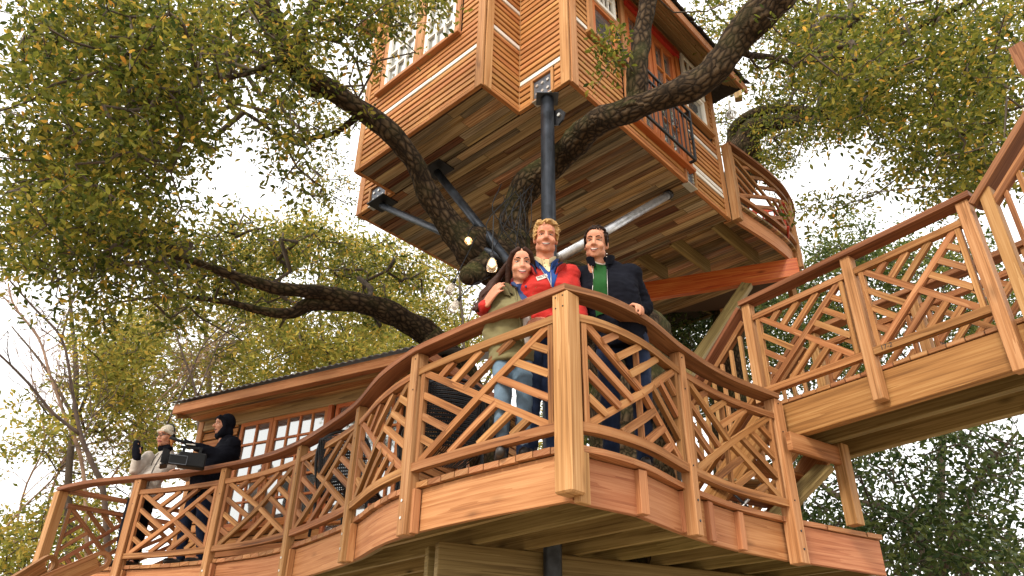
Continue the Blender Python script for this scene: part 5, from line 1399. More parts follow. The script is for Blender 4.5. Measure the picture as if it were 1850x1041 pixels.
# --- man in the red jacket, middle
p = Person('man in red jacket over blue fleece between the woman and the dark-jacketed man', 984, 430, 4.80)
p.head(p.at(986, 431, -.12), pitch=15, yaw=3, roll=2, k=1.10, jaw=1.08, nose=1.12)
nb = p.at(985, 472, -.08); shL = p.at(946, 500, -.02); shR = p.at(1029, 497, -.02)
pel = p.L(0, .03, .95); wst = p.L(.0, .0, 1.10); che = (shL+shR)/2+p.d(0, -.035, -.16)
hips = [p.L(-.09, .02, .93), p.L(.09, .02, .93)]; kn = [p.L(-.10, -.02, .5), p.L(.06, -.02, .5)]; an = [p.L(-.11, .04, .09), p.L(.05, .04, .09)]
p.legs(hips, kn, an, 'denim')
elL = p.at(905, 556, .16); wrL = p.at(873, 560, .06)
elR = p.at(1046, 575, -.02); wrR = p.L(.02, -.17, .965)
p.skin += [torso(p, [(pel, .14, .09), (che, .15, .10), ((shL+shR)/2, .13, .07), (nb, .055, .055)])]+chain([shL, elL, wrL], (.045, .037, .03))+chain([shR, elR, wrR], (.045, .037, .03))
aw = p.at(868, 545, -.02)
wl = p.at(876, 552, -.06); p.skin += chain([wrL, wl], (.03, .027))
p.hand(wl, (p.at(889, 533, -.11)-wl), p.d(-.55, -1, .25), p.d(0, 0, 1), curl=(.12, .35, .35), size=1.2, spread=.16, thumb=False)
p.hand(wrR, p.d(-1, -.15, .05), p.d(0, -.8, .6), p.d(0, 0, 1), curl=(.5, .7, .6))
bd_ = p.body('skin_ruddy')
jk = [torso(p, [(pel-Z*.06, .185, .135), (pel+Z*.05, .19, .14), (wst, .185, .135), (che, .205, .140), (((shL+shR)/2)-Z*.05+p.d(0, -.01, 0), .215, .118), ((shL+shR)/2+Z*.035, .150, .088), (nb+p.d(0, .02, .0), .085, .075)])]
jk += [ell(shL, .082), ell(shR, .082)]+chain([shL+p.d(.02, 0, .0), elL, wrL, wl-(wl-wrL)*.15], (.080, .066, .052, .046))+chain([shR-p.d(.02, 0, 0), elR, wrR-(wrR-elR)*.12], (.080, .068, .054))
jo = fuse('red_jacket', jk, 'red', p.th, .011, 4, .008, 13, 1)
jb = bvh_of([jo, bd_])
# open front: blue fleece in the V, shirt collar at the throat, jacket collar flaps, zip, badge
c0 = nb+p.d(0, -.1, -.005)
Vtop = nb.z-.022
def fr(x, z): q = p.L(0, 0, 0); b_ = nb+p.d(x, -.2, 0); b_.z = z; return b_
rows = []
for i in range(13):
    f = i/12; z = Vtop-.005-.265*f; rows.append((fr(-.068+.115*f, z), fr(.098+.005*f-.045*f*f, z)))
p.patch('blue_fleece', jb, rows, .012, 'blue')
rows = []
for i in range(9):
    f = i/8; z = Vtop-.0-.125*f; rows.append((fr(-.055+.078*f, z), fr(.048-.015*f, z)))
p.patch('cream_shirt', jb, rows, .020, 'cream')
collar(p, 'shirt_collar', nb+Z*.012, .072, .074, .045, .35, 'cream', .03, -.02, droop=.05, flare=.25)
collar(p, 'fleece_collar', nb+Z*.004, .090, .088, .055, .55, 'blue', .03, -.035, droop=.06, flare=.35)
collar(p, 'jacket_collar', nb-Z*.012, .118, .105, .055, .62, 'navy', .035, -.045, droop=.08, flare=.5)
collar(p, 'jacket_collar', nb-Z*.026, .134, .118, .060, .66, 'red', .03, -.045, droop=.08, flare=.6)
p.line('zip', jb, [fr(-.066+.115*f, Vtop-.01-.265*f) for f in (0, .25, .5, .75, 1)], .0022, 'brass', .016)
p.line('zip', jb, [fr(.040, Vtop-.13-.14*f) for f in (0, .5, 1)], .0022, 'brass', .020)
p.line('zip', jb, [fr(.050, Vtop-.27-.25*f) for f in (0, .5, 1)], .0022, 'brass', .006)
for i in range(3): solid('button', [ell(fr(-.008+.004*i, Vtop-.035-.030*i)+p.d(0, .086-.0*i, 0), .0042)], 'boot', p.th)
bw = p.at(979, 486.5, -.30); hh = jb.ray_cast(bw, p.d(0, 1, 0))
bc = (hh[0] if hh[0] else bw)-p.d(0, .007, 0); bx = p.d(.93, .02, .36).normalized(); by = p.d(-.36, .05, .93).normalized()
bg_ = board('badge', p.th, bc-bx*.042, bc+bx*.042, .003, .034, 'offwhite', up=by, c=.0008)
nrm_ = bx.cross(by); nrm_ = nrm_ if nrm_.dot(p.d(0, -1, 0)) > 0 else -nrm_
def glyphs(parent, txt, c, ex, ey, nrm, size, mat, name='lettering'):
    cu = bpy.data.curves.new(name, 'FONT'); cu.body = txt; cu.size = size; cu.align_x = 'CENTER'; cu.align_y = 'CENTER'; cu.extrude = .0006
    to = bpy.data.objects.new('tmp', cu); COL.objects.link(to); dg = bpy.context.evaluated_depsgraph_get(); me = bpy.data.meshes.new_from_object(to.evaluated_get(dg)); bpy.data.objects.remove(to); bpy.data.curves.remove(cu)
    me.materials.clear(); me.materials.append(MT[mat]); Mm = Matrix.Identity(4)
    for i in range(3): Mm[i][0] = ex[i]; Mm[i][1] = ey[i]; Mm[i][2] = nrm[i]
    return link(name, me, parent, Matrix.Translation(c) @ Mm)
glyphs(bg_, 'NILTL', bc+nrm_*.0028+by*.003, bx, by, nrm_, .026, 'boot')
p.face(bd_, 'hair_blond', 'lip', 1.0, True, .55)
hr = [ell(p.H @ V((0, .026, .050)), (.082*p.hk, .090*p.hk, .084*p.hk), p.H.to_3x3().normalized())]
hr += tufts(p, 340, (.05, 1.5), .0052, .040, lambda q: (.75 if q.x > -.02 else -.35, .35 if q.y > -.03 else .05, .25), 4, -.01)
hr += tufts(p, 140, (-.25, .2), .005, .028, lambda q: (0, .5, -.5), 6, .0)
hr += chain([p.H @ V(q) for q in ((.0, -.07, .105), (-.018, -.095, .095), (-.035, -.098, .075))], (.011, .009, .003))
hr += chain([p.H @ V(q) for q in ((.03, -.07, .108), (.012, -.098, .10), (-.004, -.1, .083))], (.011, .009, .003))
for sx in (-1, 1): hr += chain([p.H @ V((sx*.074, -.02, .03)), p.H @ V((sx*.078, -.012, -.015))], (.014, .007))
fuse('hair', hr, 'hair_blond', p.th, .0048, 0, .0015, 90)

# --- woman in the olive coat, left of him
p = Person('smiling woman with long dark hair in an olive coat left of the red jacket', 932, 478, 4.78)
p.head(p.at(941, 480, -.10), pitch=14, yaw=5, roll=-3, k=1.10, jaw=.86, nose=.9, female=True)
nb = p.at(940, 517, -.05); shL = p.at(903, 538, .0); shR = p.at(966, 536, .03)
pel = p.L(-.01, .02, .90); wst = p.L(0, .0, 1.06); mid = (shL+shR)/2; che = mid+p.d(0, -.03, -.14)
hips = [p.L(-.085, .02, .86), p.L(.075, .02, .86)]; kn = [p.L(-.075, -.03, .47), p.L(.075, -.03, .47)]; an = [p.L(-.08, .03, .09), p.L(.07, .03, .09)]
p.legs(hips, kn, an, 'denim2', (.088, .062, .046))
for a_ in an: fuse('boot', [cap(a_+Z*.22, V((a_.x, a_.y, ZD+.06)), .062, .05)], 'denim', p.th, .012, 2, .003)
elL = p.at(886, 604, .02); wrL = p.at(903, 650, .0); elR = p.at(985, 600, .1); wrR = p.L(.16, -.12, .95)
p.skin += [torso(p, [(pel, .13, .085), (che, .13, .09), (mid, .11, .06), (nb, .048, .048)])]+chain([shL, elL, wrL], (.038, .032, .026))+chain([shR, elR, wrR], (.038, .032, .026))
p.hand(wrL, p.d(.9, .1, -.5), p.d(0, -1, .2), p.d(0, 0, 1), curl=(.3, .5, .4), size=.9)
bd_ = p.body('skin_fair')
jk = [torso(p, [(pel-Z*.20, .175, .14), (pel, .17, .135), (wst, .15, .12), (che, .165, .128), (mid-Z*.035, .172, .10), (mid+Z*.03, .11, .075), (nb+p.d(0, .02, -.005), .068, .062)])]
jk += [ell(shL, .066), ell(shR, .066)]+chain([shL+p.d(.015, 0, 0), elL, wrL-(wrL-elL)*.1], (.066, .058, .046))+chain([shR, elR, wrR-(wrR-elR)*.1], (.066, .056, .046))
jo = fuse('olive_coat', jk, 'olive', p.th, .011, 4, .008, 12, 7); jb = bvh_of([jo, bd_])
collar(p, 'hood', nb-Z*.010, .105, .092, .075, .72, 'olive', .035, -.03, droop=.03, flare=.55, th=.03)
collar(p, 'hood', nb-Z*.045, .124, .106, .07, .80, 'olive', .03, -.03, droop=.02, flare=.85, th=.03)
fr = lambda x, z: V((*(nb+p.d(x, -.2, 0)).xy, z))
zt = nb.z-.01
p.patch('blue_shirt', jb, [(fr(-.035+.05*f, zt-.17*f), fr(.055-.005*f, zt-.17*f)) for f in [i/8 for i in range(9)]], .012, 'grid_blue')
p.patch('white_shirt', jb, [(fr(.005+.03*f, zt-.12-.40*f), fr(.062+.015*f, zt-.12-.40*f)) for f in [i/12 for i in range(13)]], .010, 'offwhite')
for sx in (-1, 1): fuse('shirt_collar', chain([nb+p.d(sx*.05, .03, .02), nb+p.d(sx*.054, -.035, .0), nb+p.d(sx*.030+.01, -.085, -.055)], (.016, .017, .010), n=10), 'grid_blue', p.th, .007, 2)
p.line('coat_edge', jb, [fr(-.045+.075*f, zt-.02-.5*f) for f in (0, .2, .4, .7, 1)], .006, 'olive', .010)
p.face(bd_, 'hair_dark', 'lip2', 1.15, True, .72)
h = lambda x, y, z: p.H @ V((x, y, z))
hr = [ell(h(0, .030, .040), (.080, .088, .082), p.H.to_3x3().normalized())]
R_ = random.Random(5)
for sx in (-1, 1):
    hr += chain([h(sx*.022, -.060, .098), h(sx*.058, -.052, .070), h(sx*.080, -.022, .015), h(sx*.086, .0, -.05), h(sx*.088, .012, -.12)], (.018, .020, .020, .022, .020))
for k in range(70):                                                # long hair blown back over her right shoulder
    x0 = -.05-.03*R_.random(); y0 = .02+.05*R_.random()
    hr += chain([h(x0, y0, .04), h(-.105-.03*R_.random(), y0+.02, -.03), h(-.155-.06*R_.random(), y0+.03, -.10-.02*R_.random()), h(-.205-.07*R_.random(), y0+.02, -.17-.06*R_.random()), h(-.24-.09*R_.random(), y0+.0, -.26-.06*R_.random())], (.016, .014, .011, .008, .003), n=7)
for k in range(8):
    y0 = .03+.03*R_.random(); hr += chain([h(.07, y0, .0), h(.085, y0, -.08), h(.08+.02*R_.random(), y0, -.16)], (.02, .018, .006), n=8)
fuse('hair', hr, 'hair_brown', p.th, .007, 0, .002, 60)
for sx in (-1, 1): solid('earring', [ell(h(sx*.082, -.008, -.058), .006)], 'bolt', p.th)

# --- man in the dark jacket, right, one hand on the rail
p = Person('man in black jacket and green jumper gripping the curved rail with his hand', 1106, 440, 4.86)
p.head(p.at(1077, 441, -.13), pitch=14, yaw=-6, roll=5, k=1.09, jaw=1.06, nose=1.0)
nb = p.at(1085, 475, -.06); shL = p.at(1057, 499, .0); shR = p.at(1141, 496, .0)
pel = p.L(.02, .03, .93); wst = p.L(.0, .0, 1.10); mid = (shL+shR)/2; che = mid+p.d(0, -.03, -.16)
hips = [p.L(-.07, .02, .91), p.L(.12, .02, .91)]; kn = [p.L(-.08, .02, .5), p.L(.14, .08, .5)]; an = [p.L(-.09, .10, .09), p.L(.13, .20, .09)]
p.legs(hips, kn, an, 'denim', (.098, .072, .056))
elR = p.at(1164, 556, .16); kn_ = at_d(1136, 557, 4.74)
rl = RP.near(V((kn_.x, kn_.y, 0))); rc = RP.at(rl); rc.z = ZD+1.047; tg = RP.tan(rl); ro = perp(tg)      # ro points out towards the viewer
wrR = rc-ro*.050+tg*.03+Z*.042
elL = p.at(1036, 590, .06); wrL = p.L(-.34, -.05, 1.02)
p.skin += [torso(p, [(pel, .14, .09), (che, .15, .10), (mid, .13, .07), (nb, .055, .055)])]+chain([shL, elL, wrL], (.045, .037, .03))+chain([shR, elR, wrR], (.045, .037, .029))
p.hand(wrR, ro*.95-tg*.25+Z*.10, Z+ro*.25, -tg, curl=(.75, .85, .35), size=1.22)
bd_ = p.body('skin_tan')
jk = [torso(p, [(pel-Z*.10, .19, .14), (pel+Z*.05, .19, .14), (wst, .195, .14), (che, .215, .145), (mid-Z*.04, .218, .118), (mid+Z*.045, .150, .085), (nb+p.d(.002, .02, .022), .088, .084)])]
jk += [ell(shL, .082), ell(shR, .082)]+chain([shL+p.d(.02, 0, 0), elL, wrL-(wrL-elL)*.1], (.082, .07, .054))+chain([shR-p.d(.02, 0, 0), elR, wrR-(wrR-elR)*.14], (.084, .070, .050))
jo = fuse('black_jacket', jk, 'black', p.th, .011, 4, .007, 14, 9); jb = bvh_of([jo, bd_])
fr = lambda x, z: V((*(nb+p.d(x, -.2, 0)).xy, z))
zt = nb.z+.0
p.patch('green_jumper', jb, [(fr(-.050-.012*math.sin(3*f)+.0*f, zt-.045-.42*f), fr(.042-.004*f, zt-.045-.42*f)) for f in [i/14 for i in range(15)]], .010, 'green')
p.line('neckband', jb, [fr(x, zt-.028-.022*(1-(x/.05)**2)) for x in (-.05, -.025, 0, .025, .05)], .006, 'offwhite', .008)
collar(p, 'jacket_collar', nb+Z*.008, .090, .090, .075, .50, 'black', .03, -.02, droop=.03, flare=.28, th=.02)
p.line('zip', jb, [fr(-.068, zt-.05), fr(-.062, zt-.09), fr(-.056, zt-.17), fr(-.066, zt-.28), fr(-.078, zt-.40)], .0026, 'brass', .010)
p.line('zip', jb, [fr(.046, zt-.10), fr(.044, zt-.25), fr(.040, zt-.42)], .0018, 'brass', .010)
solid('snap', [ell(nb+p.d(.052, -.094, .016), .005), ell(nb+p.d(.050, -.098, -.012), .005)], 'bolt', p.th)
p.face(bd_, 'hair_dark', 'lip', 1.25, True, .55)
h = lambda x, y, z: p.H @ V((x, y, z))
hr = [ell(h(0, .026, .046), (.081, .092, .084), p.H.to_3x3().normalized())]
hr += tufts(p, 330, (.1, 1.5), .0042, .024, lambda q: (.4, .35, .1), 21, .02)
hr += tufts(p, 120, (-.3, .1), .004, .014, lambda q: (0, .6, -.4), 22, .0)
for sx in (-1, 1): hr += chain([h(sx*.070, -.030, .045), h(sx*.076, -.014, -.002), h(sx*.077, -.008, -.022)], (.014, .009, .005))
fuse('hair', hr, 'hair_dark', p.th, .0048, 0, .001, 90)

# --- crew: woman in the beanie
p = Person('woman in pale jacket, cream beanie and headphones raising one black mitten', 282, 800, behind_rail(282, 850, .36), yaw=math.radians(-34))
p.head(p.at(300, 789, -.02), pitch=6, yaw=-14, roll=0, k=1.12, jaw=.92, nose=.95, female=True)
nb = p.at(300, 814, .0); shL = p.at(268, 825, .0); shR = p.at(327, 827, .06)
pel = p.L(.02, .02, .90); mid = (shL+shR)/2; che = mid+p.d(0, -.03, -.15); wst = p.L(.02, 0, 1.06)
hips = [p.L(-.085, .02, .87), p.L(.085, .02, .87)]; kn = [p.L(-.10, -.01, .47), p.L(.09, -.01, .47)]; an = [p.L(-.11, .04, .09), p.L(.09, .04, .09)]
p.legs(hips, kn, an, 'black', (.095, .07, .055), name='trousers')
elL = p.at(243, 850, -.08); wrL = p.at(247, 826, -.16); elR = p.at(336, 862, .02); wrR = p.at(326, 850, -.22)
p.skin += [torso(p, [(pel, .13, .085), (che, .13, .09), (mid, .11, .06), (nb, .05, .05)])]+chain([shL, elL, wrL], (.038, .034, .028))+chain([shR, elR, wrR], (.038, .032, .026))
up_ = (p.at(247, 800, -.16)-wrL)
p.hand(wrL, up_, p.d(0, 1, 0), p.d(1, 0, 0), curl=(.1, .2, .2)); p.hand(wrR, p.d(-.6, -.6, -.1), p.d(0, 0, 1), p.d(-1, 0, 0))
bd_ = p.body('skin_fair', .010)
jk = [torso(p, [(pel-Z*.08, .185, .145), (pel, .185, .14), (wst, .17, .13), (che, .18, .135), (mid-Z*.035, .185, .105), (mid+Z*.03, .12, .08), (nb+p.d(0, .02, .01), .075, .068)])]
jk += [ell(shL, .07), ell(shR, .07)]+chain([shL, elL, wrL-(wrL-elL)*.1], (.07, .062, .05))+chain([shR, elR, wrR-(wrR-elR)*.05], (.07, .062, .05))
jo = fuse('pale_jacket', jk, 'offwhite', p.th, .013, 4, .008, 12, 4); jb = bvh_of([jo])
fuse('mitten', [cap(wrL-(up_*.08), wrL+up_*.45, .05, .056), cap(wrL+up_*.4, wrL+up_*.95, .058, .045, flat=.8), cap(wrL+up_*.25+p.d(.03, 0, 0), wrL+up_*.62+p.d(.075, -.01, 0), .026, .020)], 'black', p.th, .01, 3, .002, 20)
fuse('scarf', [cap(nb+p.d(-.05, -.03, .02), nb+p.d(.05, -.03, .02), .05, .05), ell(nb+p.d(0, .02, .02), .075)], 'black', p.th, .012, 3)
fr = lambda x, z: V((*(nb+p.d(x, -.3, 0)).xy, z))
p.line('zip', jb, [fr(.0, nb.z-.06-.45*f) for f in (0, .3, .6, 1)], .005, 'boot', .006)
p.line('cord', jb, [fr(-.06, nb.z-.05), fr(-.075, nb.z-.15), fr(-.055, nb.z-.24)], .004, 'boot', .006)
p.line('cord', jb, [fr(.05, nb.z-.05), fr(.07, nb.z-.16), fr(.055, nb.z-.27)], .004, 'boot', .006)
p.face(bd_, 'hair_brown', 'lip2', -.3, False, .9)
h = lambda x, y, z: p.H @ V((x, y, z))
cap_ = [ell(h(0, .020, .066), (.095, .104, .084), p.H.to_3x3().normalized(), 20), cap(h(-.05, -.078, .056), h(.05, -.078, .056), .018, .018), cap(h(-.088, -.0, .018), h(-.05, -.078, .056), .019, .019), cap(h(.088, -.0, .018), h(.05, -.078, .056), .019, .019), cap(h(-.088, 0, .018), h(-.04, .09, .0), .02, .02), cap(h(.088, 0, .018), h(.04, .09, .0), .02, .02)]
fuse('beanie', cap_, 'knit', p.th, .009, 2, .003, 40)
fuse('hair', chain([h(-.075, -.02, .01), h(-.085, .0, -.05), h(-.09, .0, -.11)], (.02, .024, .01))+chain([h(.075, .0, .01), h(.09, .01, -.05), h(.10, .01, -.12)], (.022, .028, .012))+[cap(h(-.06, .07, -.02), h(.06, .07, -.03), .04, .04)], 'hair_red', p.th, .009, 2, .003, 40)
hp = tube('headphones', p.th, [h(.096*math.cos(a_), .02, .05+.10*math.sin(a_)) for a_ in [math.pi*i/12 for i in range(13)]], .009, 'rubber', 8)
for sx in (-1, 1): solid('ear_cup', [ell(h(sx*.094, .015, -.008), (.020, .036, .040), p.H.to_3x3().normalized())], 'rubber', hp)
gl = boxes('glasses', p.th, [(h(-.004, -.108, .006), h(.004, -.108, .006), .004, .005, p.H.to_3x3() @ Z)], 'rubber')
for sx in (-1, 1):
    cc = (sx*.034, .002)
    tube('rim', gl, [h(cc[0]+.026*math.cos(a_), -.107+.01*abs(math.cos(a_))*.3, cc[1]+.017*math.sin(a_)) for a_ in [2*math.pi*i/14 for i in range(15)]], .0032, 'rubber', 6)
    tube('temple', gl, [h(sx*.060, -.10, .006), h(sx*.078, -.03, .006), h(sx*.08, .01, .0)], .003, 'rubber', 6)

# --- crew: cameraman
p = Person('cameraman in a black hooded coat and jeans facing left behind the rail', 386, 780, behind_rail(386, 840, .40), yaw=math.radians(-72))
p.head(p.at(404, 768, .0), pitch=4, yaw=-4, roll=0, k=1.05, nose=1.1)
nb = p.at(412, 792, .0); mid = p.at(412, 806, .0)
shL = mid+p.d(-.17, .0, -.01); shR = mid+p.d(.17, 0, -.01)      # own right / left
pel = p.L(.0, .03, .94); che = mid+p.d(0, -.03, -.16); wst = p.L(0, .03, 1.12)
hips = [p.L(-.09, .03, .92), p.L(.09, .03, .92)]; kn = [p.L(-.10, -.06, .5), p.L(.11, .06, .5)]; an = [p.L(-.10, -.03, .09), p.L(.12, .14, .09)]
p.legs(hips, kn, an, 'denim', (.10, .075, .058))
hA = p.at(352, 806, -.16); hB = p.at(352, 838, -.16)
elA = p.at(392, 822, -.14); elB = p.at(398, 838, .14)
p.skin += [torso(p, [(pel, .14, .09), (che, .15, .10), (mid, .13, .07), (nb, .055, .055)])]+chain([shL, elA, hA], (.045, .037, .03))+chain([shR, elB, hB], (.045, .037, .03))
p.hand(hA, p.d(.1, -1, .1), Z, p.d(1, 0, 0), curl=(.1, .3, .3)); p.hand(hB, p.d(0, -1, -.1), p.d(1, 0, 0), Z)
bd_ = p.body('skin_fair', .010)
jk = [torso(p, [(pel-Z*.16, .20, .165), (pel, .205, .165), (wst, .215, .175), (che, .235, .18), (mid-Z*.04, .235, .145), (mid+Z*.05, .15, .11), (nb+p.d(0, .02, .02), .09, .09)])]
jk += [ell(shL, .09), ell(shR, .09)]+chain([shL, elA, hA-(hA-elA)*.1], (.092, .08, .056))+chain([shR, elB, hB-(hB-elB)*.1], (.092, .08, .056))
fuse('black_coat', jk, 'black', p.th, .013, 4, .010, 11, 5)
fuse('glove', [cap(hA, hA+p.d(.02, -.12, .015), .045, .034), cap(hA+p.d(.02, -.08, .02), hA+p.d(.02, -.15, .06), .015, .010)], 'black', p.th, .011, 2)
p.face(bd_, 'hair_dark', 'lip', -.2, False, .8)
h = lambda x, y, z: p.H @ V((x, y, z))
hd = [ell(h(0, .040, .035), (.102, .105, .118), p.H.to_3x3().normalized(), 20), ell(h(0, .045, -.09), (.095, .085, .09), p.H.to_3x3().normalized()), cap(h(-.05, -.062, .075), h(.05, -.062, .075), .032, .032), cap(h(-.05, -.02, -.125), h(.05, -.02, -.125), .05, .05)]
for sx in (-1, 1): hd += chain([h(sx*.05, -.06, .075), h(sx*.082, -.015, .03), h(sx*.084, -.005, -.05), h(sx*.06, -.03, -.12)], (.03, .028, .028, .045))
fuse('hood', hd, 'black', p.th, .010, 3, .004, 20)
CREW = p
# ------------------------------------------------------------------ small things
# video camera held at the cameraman's waist
vc = at_d(338, 832, 9.22); th = thing('video_camera', tuple(vc), 'black video camera with flip-out viewfinder held above the rail', 'camera')
vx = V((-.93, -.36, 0)).normalized(); vy = V((-vx.y, vx.x, 0))
board('camera_body', th, vc-vx*.20, vc+vx*.10, .14, .17, 'rubber', c=.015)
tube('lens', th, [vc+vx*.09-Z*.01, vc+vx*.20-Z*.01], [.055, .06], 'rubber', 16, False)
mb_ = boxes('matte_box', th, [(vc+vx*.20-Z*.01+vy*s, vc+vx*.27-Z*.01+vy*s*1.25, .012, .15, Z) for s in (-.09, .09)]+[(vc+vx*.20-Z*(.01-s), vc+vx*.27-Z*(.01-s*1.25), .19, .012, Z) for s in (-.075, .075)], 'rubber')
hd_ = boxes('top_handle', th, [(vc-vx*.14+Z*.15, vc+vx*.10+Z*.15, .03, .028, Z), (vc+vx*.06+Z*.08, vc+vx*.06+Z*.16, .03, .03, vx), (vc-vx*.12+Z*.08, vc-vx*.12+Z*.16, .03, .03, vx)], 'rubber')
toc = (-(V((vc.x, vc.y, 0)))).normalized()
mon = at_d(322, 831, 9.02); mx_ = V((toc.y, -toc.x, 0)); mx_ = mx_ if mx_.x > 0 else -mx_
scr = board('viewfinder', th, mon-mx_*.095, mon+mx_*.095, .025, .115, 'rubber', up=Z, c=.006)
boxes('screen_frame', scr, [(mon+toc*.015-mx_*.09+Z*s, mon+toc*.015+mx_*.09+Z*s, .006, .008, Z) for s in (-.048, .048)]+[(mon+toc*.015+mx_*.088-Z*.048, mon+toc*.015+mx_*.088+Z*.048, .006, .008, mx_)], 'plate')
tube('microphone', th, [vc+Z*.19+vx*.0, vc+Z*.24+vx*.24], .018, 'rubber', 10)
board('latch', th, vc+Z*.172-vx*.05+toc*.05, vc+Z*.172+vx*.05+toc*.05, .03, .012, 'bolt')
# dark wicker chair and its small table frame behind the lattice
def wicker(x, y, ang, lab, n_):
    th = thing('wicker_chair', (x, y, ZD), lab, 'chair')
    R_ = Matrix.Translation((x, y, ZD)) @ Matrix.Rotation(ang, 4, 'Z'); P_ = lambda a, b_, c: R_ @ V((a, b_, c))
    tube('frame', th, catmull([P_(-.30, .02, .36), P_(-.30, .26, .50), P_(-.27, .36, .86), P_(0, .42, .96), P_(.27, .36, .86), P_(.30, .26, .50), P_(.30, .02, .36)], 5), .016, 'rubber', 8)
    for sx in (-1, 1):
        for yy in (-.24, .26): tube('leg', th, [P_(sx*.28, yy, .42), P_(sx*.29, yy*1.08, .0)], .014, 'rubber', 7)
        tube('arm', th, catmull([P_(sx*.30, .28, .66), P_(sx*.33, .02, .66), P_(sx*.31, -.24, .62), P_(sx*.29, -.25, .42)], 4), .016, 'rubber', 7)
    vs = []
    for i in range(34):                                            # woven back and seat strands
        f = i/33; z = .42+.50*f; vs.append(([P_(-.28+.02*f, .26+.12*f, z), P_(0, .33+.10*f, z+.004*(i % 2)), P_(.28-.02*f, .26+.12*f, z)]))
    V_, F_ = [], []
    for ln in vs:
        a, f_, u = tube_geo(catmull(ln, 3), [.0072]*7, 4, True); n = len(V_); V_ += a; F_ += [tuple(i+n for i in q) for q in f_]
    for i in range(26):
        x0 = -.26+.52*i/25; a, f_, u = tube_geo([P_(x0, -.26, .42), P_(x0, .0, .41+.006*(i % 2)), P_(x0, .28, .42), P_(x0*.97, .40, .90)], [.0065]*4, 4, True); n = len(V_); V_ += a; F_ += [tuple(i+n for i in q) for q in f_]
    o = wmesh('weave', V_, F_, 'rubber', th); o['kind'] = 'stuff'
c_ = at_d(800, 745, 6.1); wicker(c_.x, c_.y, math.radians(200), 'dark wicker armchair behind the lattice left of the woman', 0)
c_ = at_d(655, 800, 7.6); wicker(c_.x, c_.y, math.radians(160), 'dark wicker armchair in front of the cabin wall, farther left', 1)
# low steel framed stool on the right of the deck
c_ = at_d(1330, 868, 7.1); th = thing('folding_stool', (c_.x, c_.y, ZD), 'thin folding stool frame on the deck behind the right railing', 'stool')
for k, sx in enumerate((-1, 1)):
    for s2_ in (-1, 1): tube('leg', th, [c_*1+V((sx*.2, s2_*.15, 0))-Z*(c_.z-ZD-.01), V((c_.x-sx*.2, c_.y+s2_*.15, ZD+.42))], .011, 'iron' if k else 'galv', 7)
board('seat', th, V((c_.x-.22, c_.y, ZD+.43)), V((c_.x+.22, c_.y, ZD+.43)), .32, .02, 'barn')
# red slatted chair on the balcony
c_ = at_d(1376, 372, 10.3); zb_ = ZBF
th = thing('rocking_chair', (c_.x, c_.y, zb_), 'red slatted rocking chair standing on the tree house balcony', 'chair')
ry = V((.25, .97, 0)).normalized(); rx = V((ry.y, -ry.x, 0)); P_ = lambda a, b_, c: V((c_.x, c_.y, zb_))+rx*a+ry*b_+Z*c
for i in range(6): board('slat', th, P_(-.21+.084*i, .25, .42), P_(-.23+.092*i, .45, 1.08), .055, .018, 'redpaint', up=rx)
for i in range(5): board('slat', th, P_(-.25, -.2+.1*i, .42), P_(.25, -.2+.1*i, .42), .08, .02, 'redpaint')
for sx in (-1, 1):
    for yy in (-.22, .26): board('leg', th, P_(sx*.25, yy, .06), P_(sx*.25, yy, .64 if yy < 0 else .9), .04, .04, 'redpaint', up=rx)
    board('arm', th, P_(sx*.26, -.28, .65), P_(sx*.26, .34, .66), .09, .022, 'redpaint')
    tube('rocker', th, catmull([P_(sx*.25, -.45, .10), P_(sx*.25, -.1, .02), P_(sx*.25, .3, .03), P_(sx*.25, .6, .14)], 4), .02, 'redpaint', 6)
board('top_rail', th, P_(-.26, .44, 1.04), P_(.26, .44, 1.04), .03, .07, 'redpaint', up=Z)
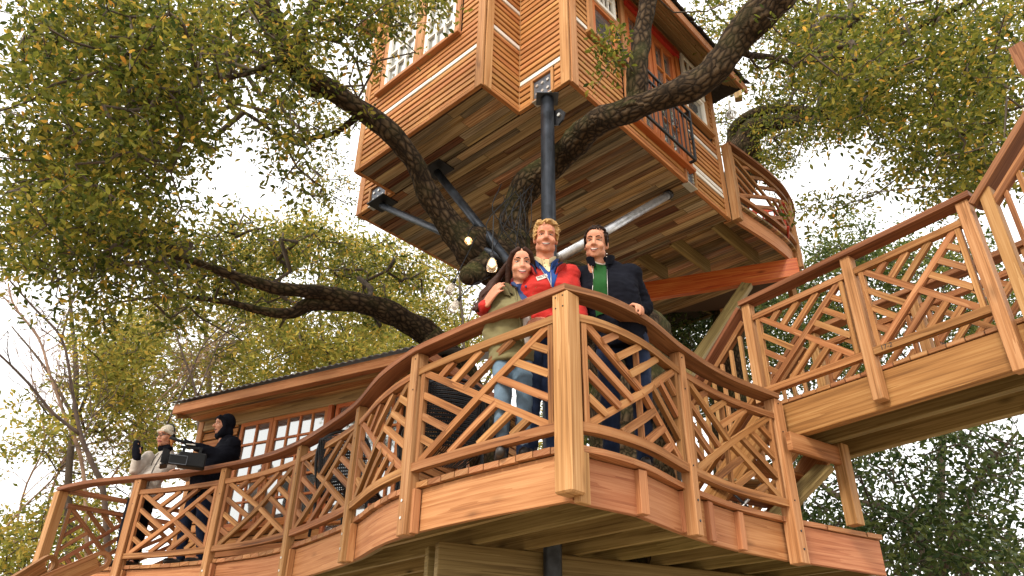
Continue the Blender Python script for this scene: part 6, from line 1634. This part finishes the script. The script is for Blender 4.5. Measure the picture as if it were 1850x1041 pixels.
# hanging lamps with clear shades
def emis(name, col, st):
    m, t, b = newmat(name); b.inputs['Base Color'].default_value = (*col, 1); b.inputs['Emission Color'].default_value = (*col, 1); b.inputs['Emission Strength'].default_value = st; return m
MT['glow'] = emis('lit_filament', (1, .55, .2), 2.2)
m, t, b = newmat('lamp_glass'); b.inputs['Base Color'].default_value = (.95, .86, .74, 1); b.inputs['Roughness'].default_value = .12; b.inputs['Transmission Weight'].default_value = .85; b.inputs['IOR'].default_value = 1.25
MT['lampglass'] = m
def lamp(px, py, D, lab, tilt, s=1.0, cord=.5, cordto=None, lit=True):
    c = at_d(px, py, D); th = thing('hanging_lamp', tuple(c), lab, 'lamp', 'clear glass lamps hung from the oak')
    ax = V(tilt).normalized()                                     # from the bulb up to the socket
    prof = [(-.075, .048), (-.055, .052), (-.02, .050), (.02, .042), (.05, .026), (.065, .018)]
    vs, fs, uv = tube_geo([c+ax*(a*s) for a, r in prof], [r*s for a, r in prof], 16, False); wmesh('shade', vs, fs, 'lampglass', th, uv, True)
    tube('bulb', th, [c-ax*.045*s, c-ax*.02*s, c+ax*.01*s, c+ax*.04*s], [.010*s, .028*s, .024*s, .012*s], 'glow' if lit else 'clear', 12)
    tube('socket', th, [c+ax*.055*s, c+ax*.125*s], [.022*s, .016*s], 'rubber', 10)
    top = cordto or (c+ax*.12*s+Z*cord)
    tube('cord', th, catmull([c+ax*.12*s, c+ax*(.12*s+.10)+(top-c-ax*.2)*.3, top], 5), .006, 'rubber', 6)
lamp(889, 476, 5.75, 'lit glass lamp hanging beside the dark haired woman', (0, 0, 1), .95, cord=.42)
lamp(815, 520, 6.3, 'upper of the two pale glass lamps against the sky left of the woman', (.35, 0, 1), .85, cordto=at_d(862, 425, 6.5), lit=False)
lamp(822, 552, 6.1, 'lower of the two pale glass lamps against the sky left of the woman', (.5, 0, 1), .85, cordto=at_d(885, 500, 6.5), lit=False)
lamp(846, 434, 6.1, 'lit glass lamp seen from below against the planks', (-.1, .5, .7), .7, cordto=at_d(858, 405, 6.4))
# dark bundle of cables and brackets round the fork
th = thing('cable_bundle', tuple(at_d(930, 400, 6.3)), 'tangle of thin dark cables hanging round the fork of the oak', 'cables')
R_ = random.Random(9)
for k in range(13):
    a = (R_.uniform(905, 965), R_.uniform(330, 370)); e_ = (R_.uniform(890, 985), R_.uniform(430, 470)); mx2 = ((a[0]+e_[0])/2+R_.uniform(-40, 40), (a[1]+e_[1])/2+R_.uniform(-25, 25))
    tube('cable', th, catmull([at_d(*a, 6.35), at_d(*mx2, 6.25), at_d(*e_, 6.3)], 4), R_.uniform(.003, .006), 'rubber', 5)
# carpenter's mark on the bridge rail
glyphs(th3, '17-2', q1+bdir*.16-bper*.033+Z*(ZB+.098), bdir, Z, -bper, .055, 'boot', 'pencil_mark')
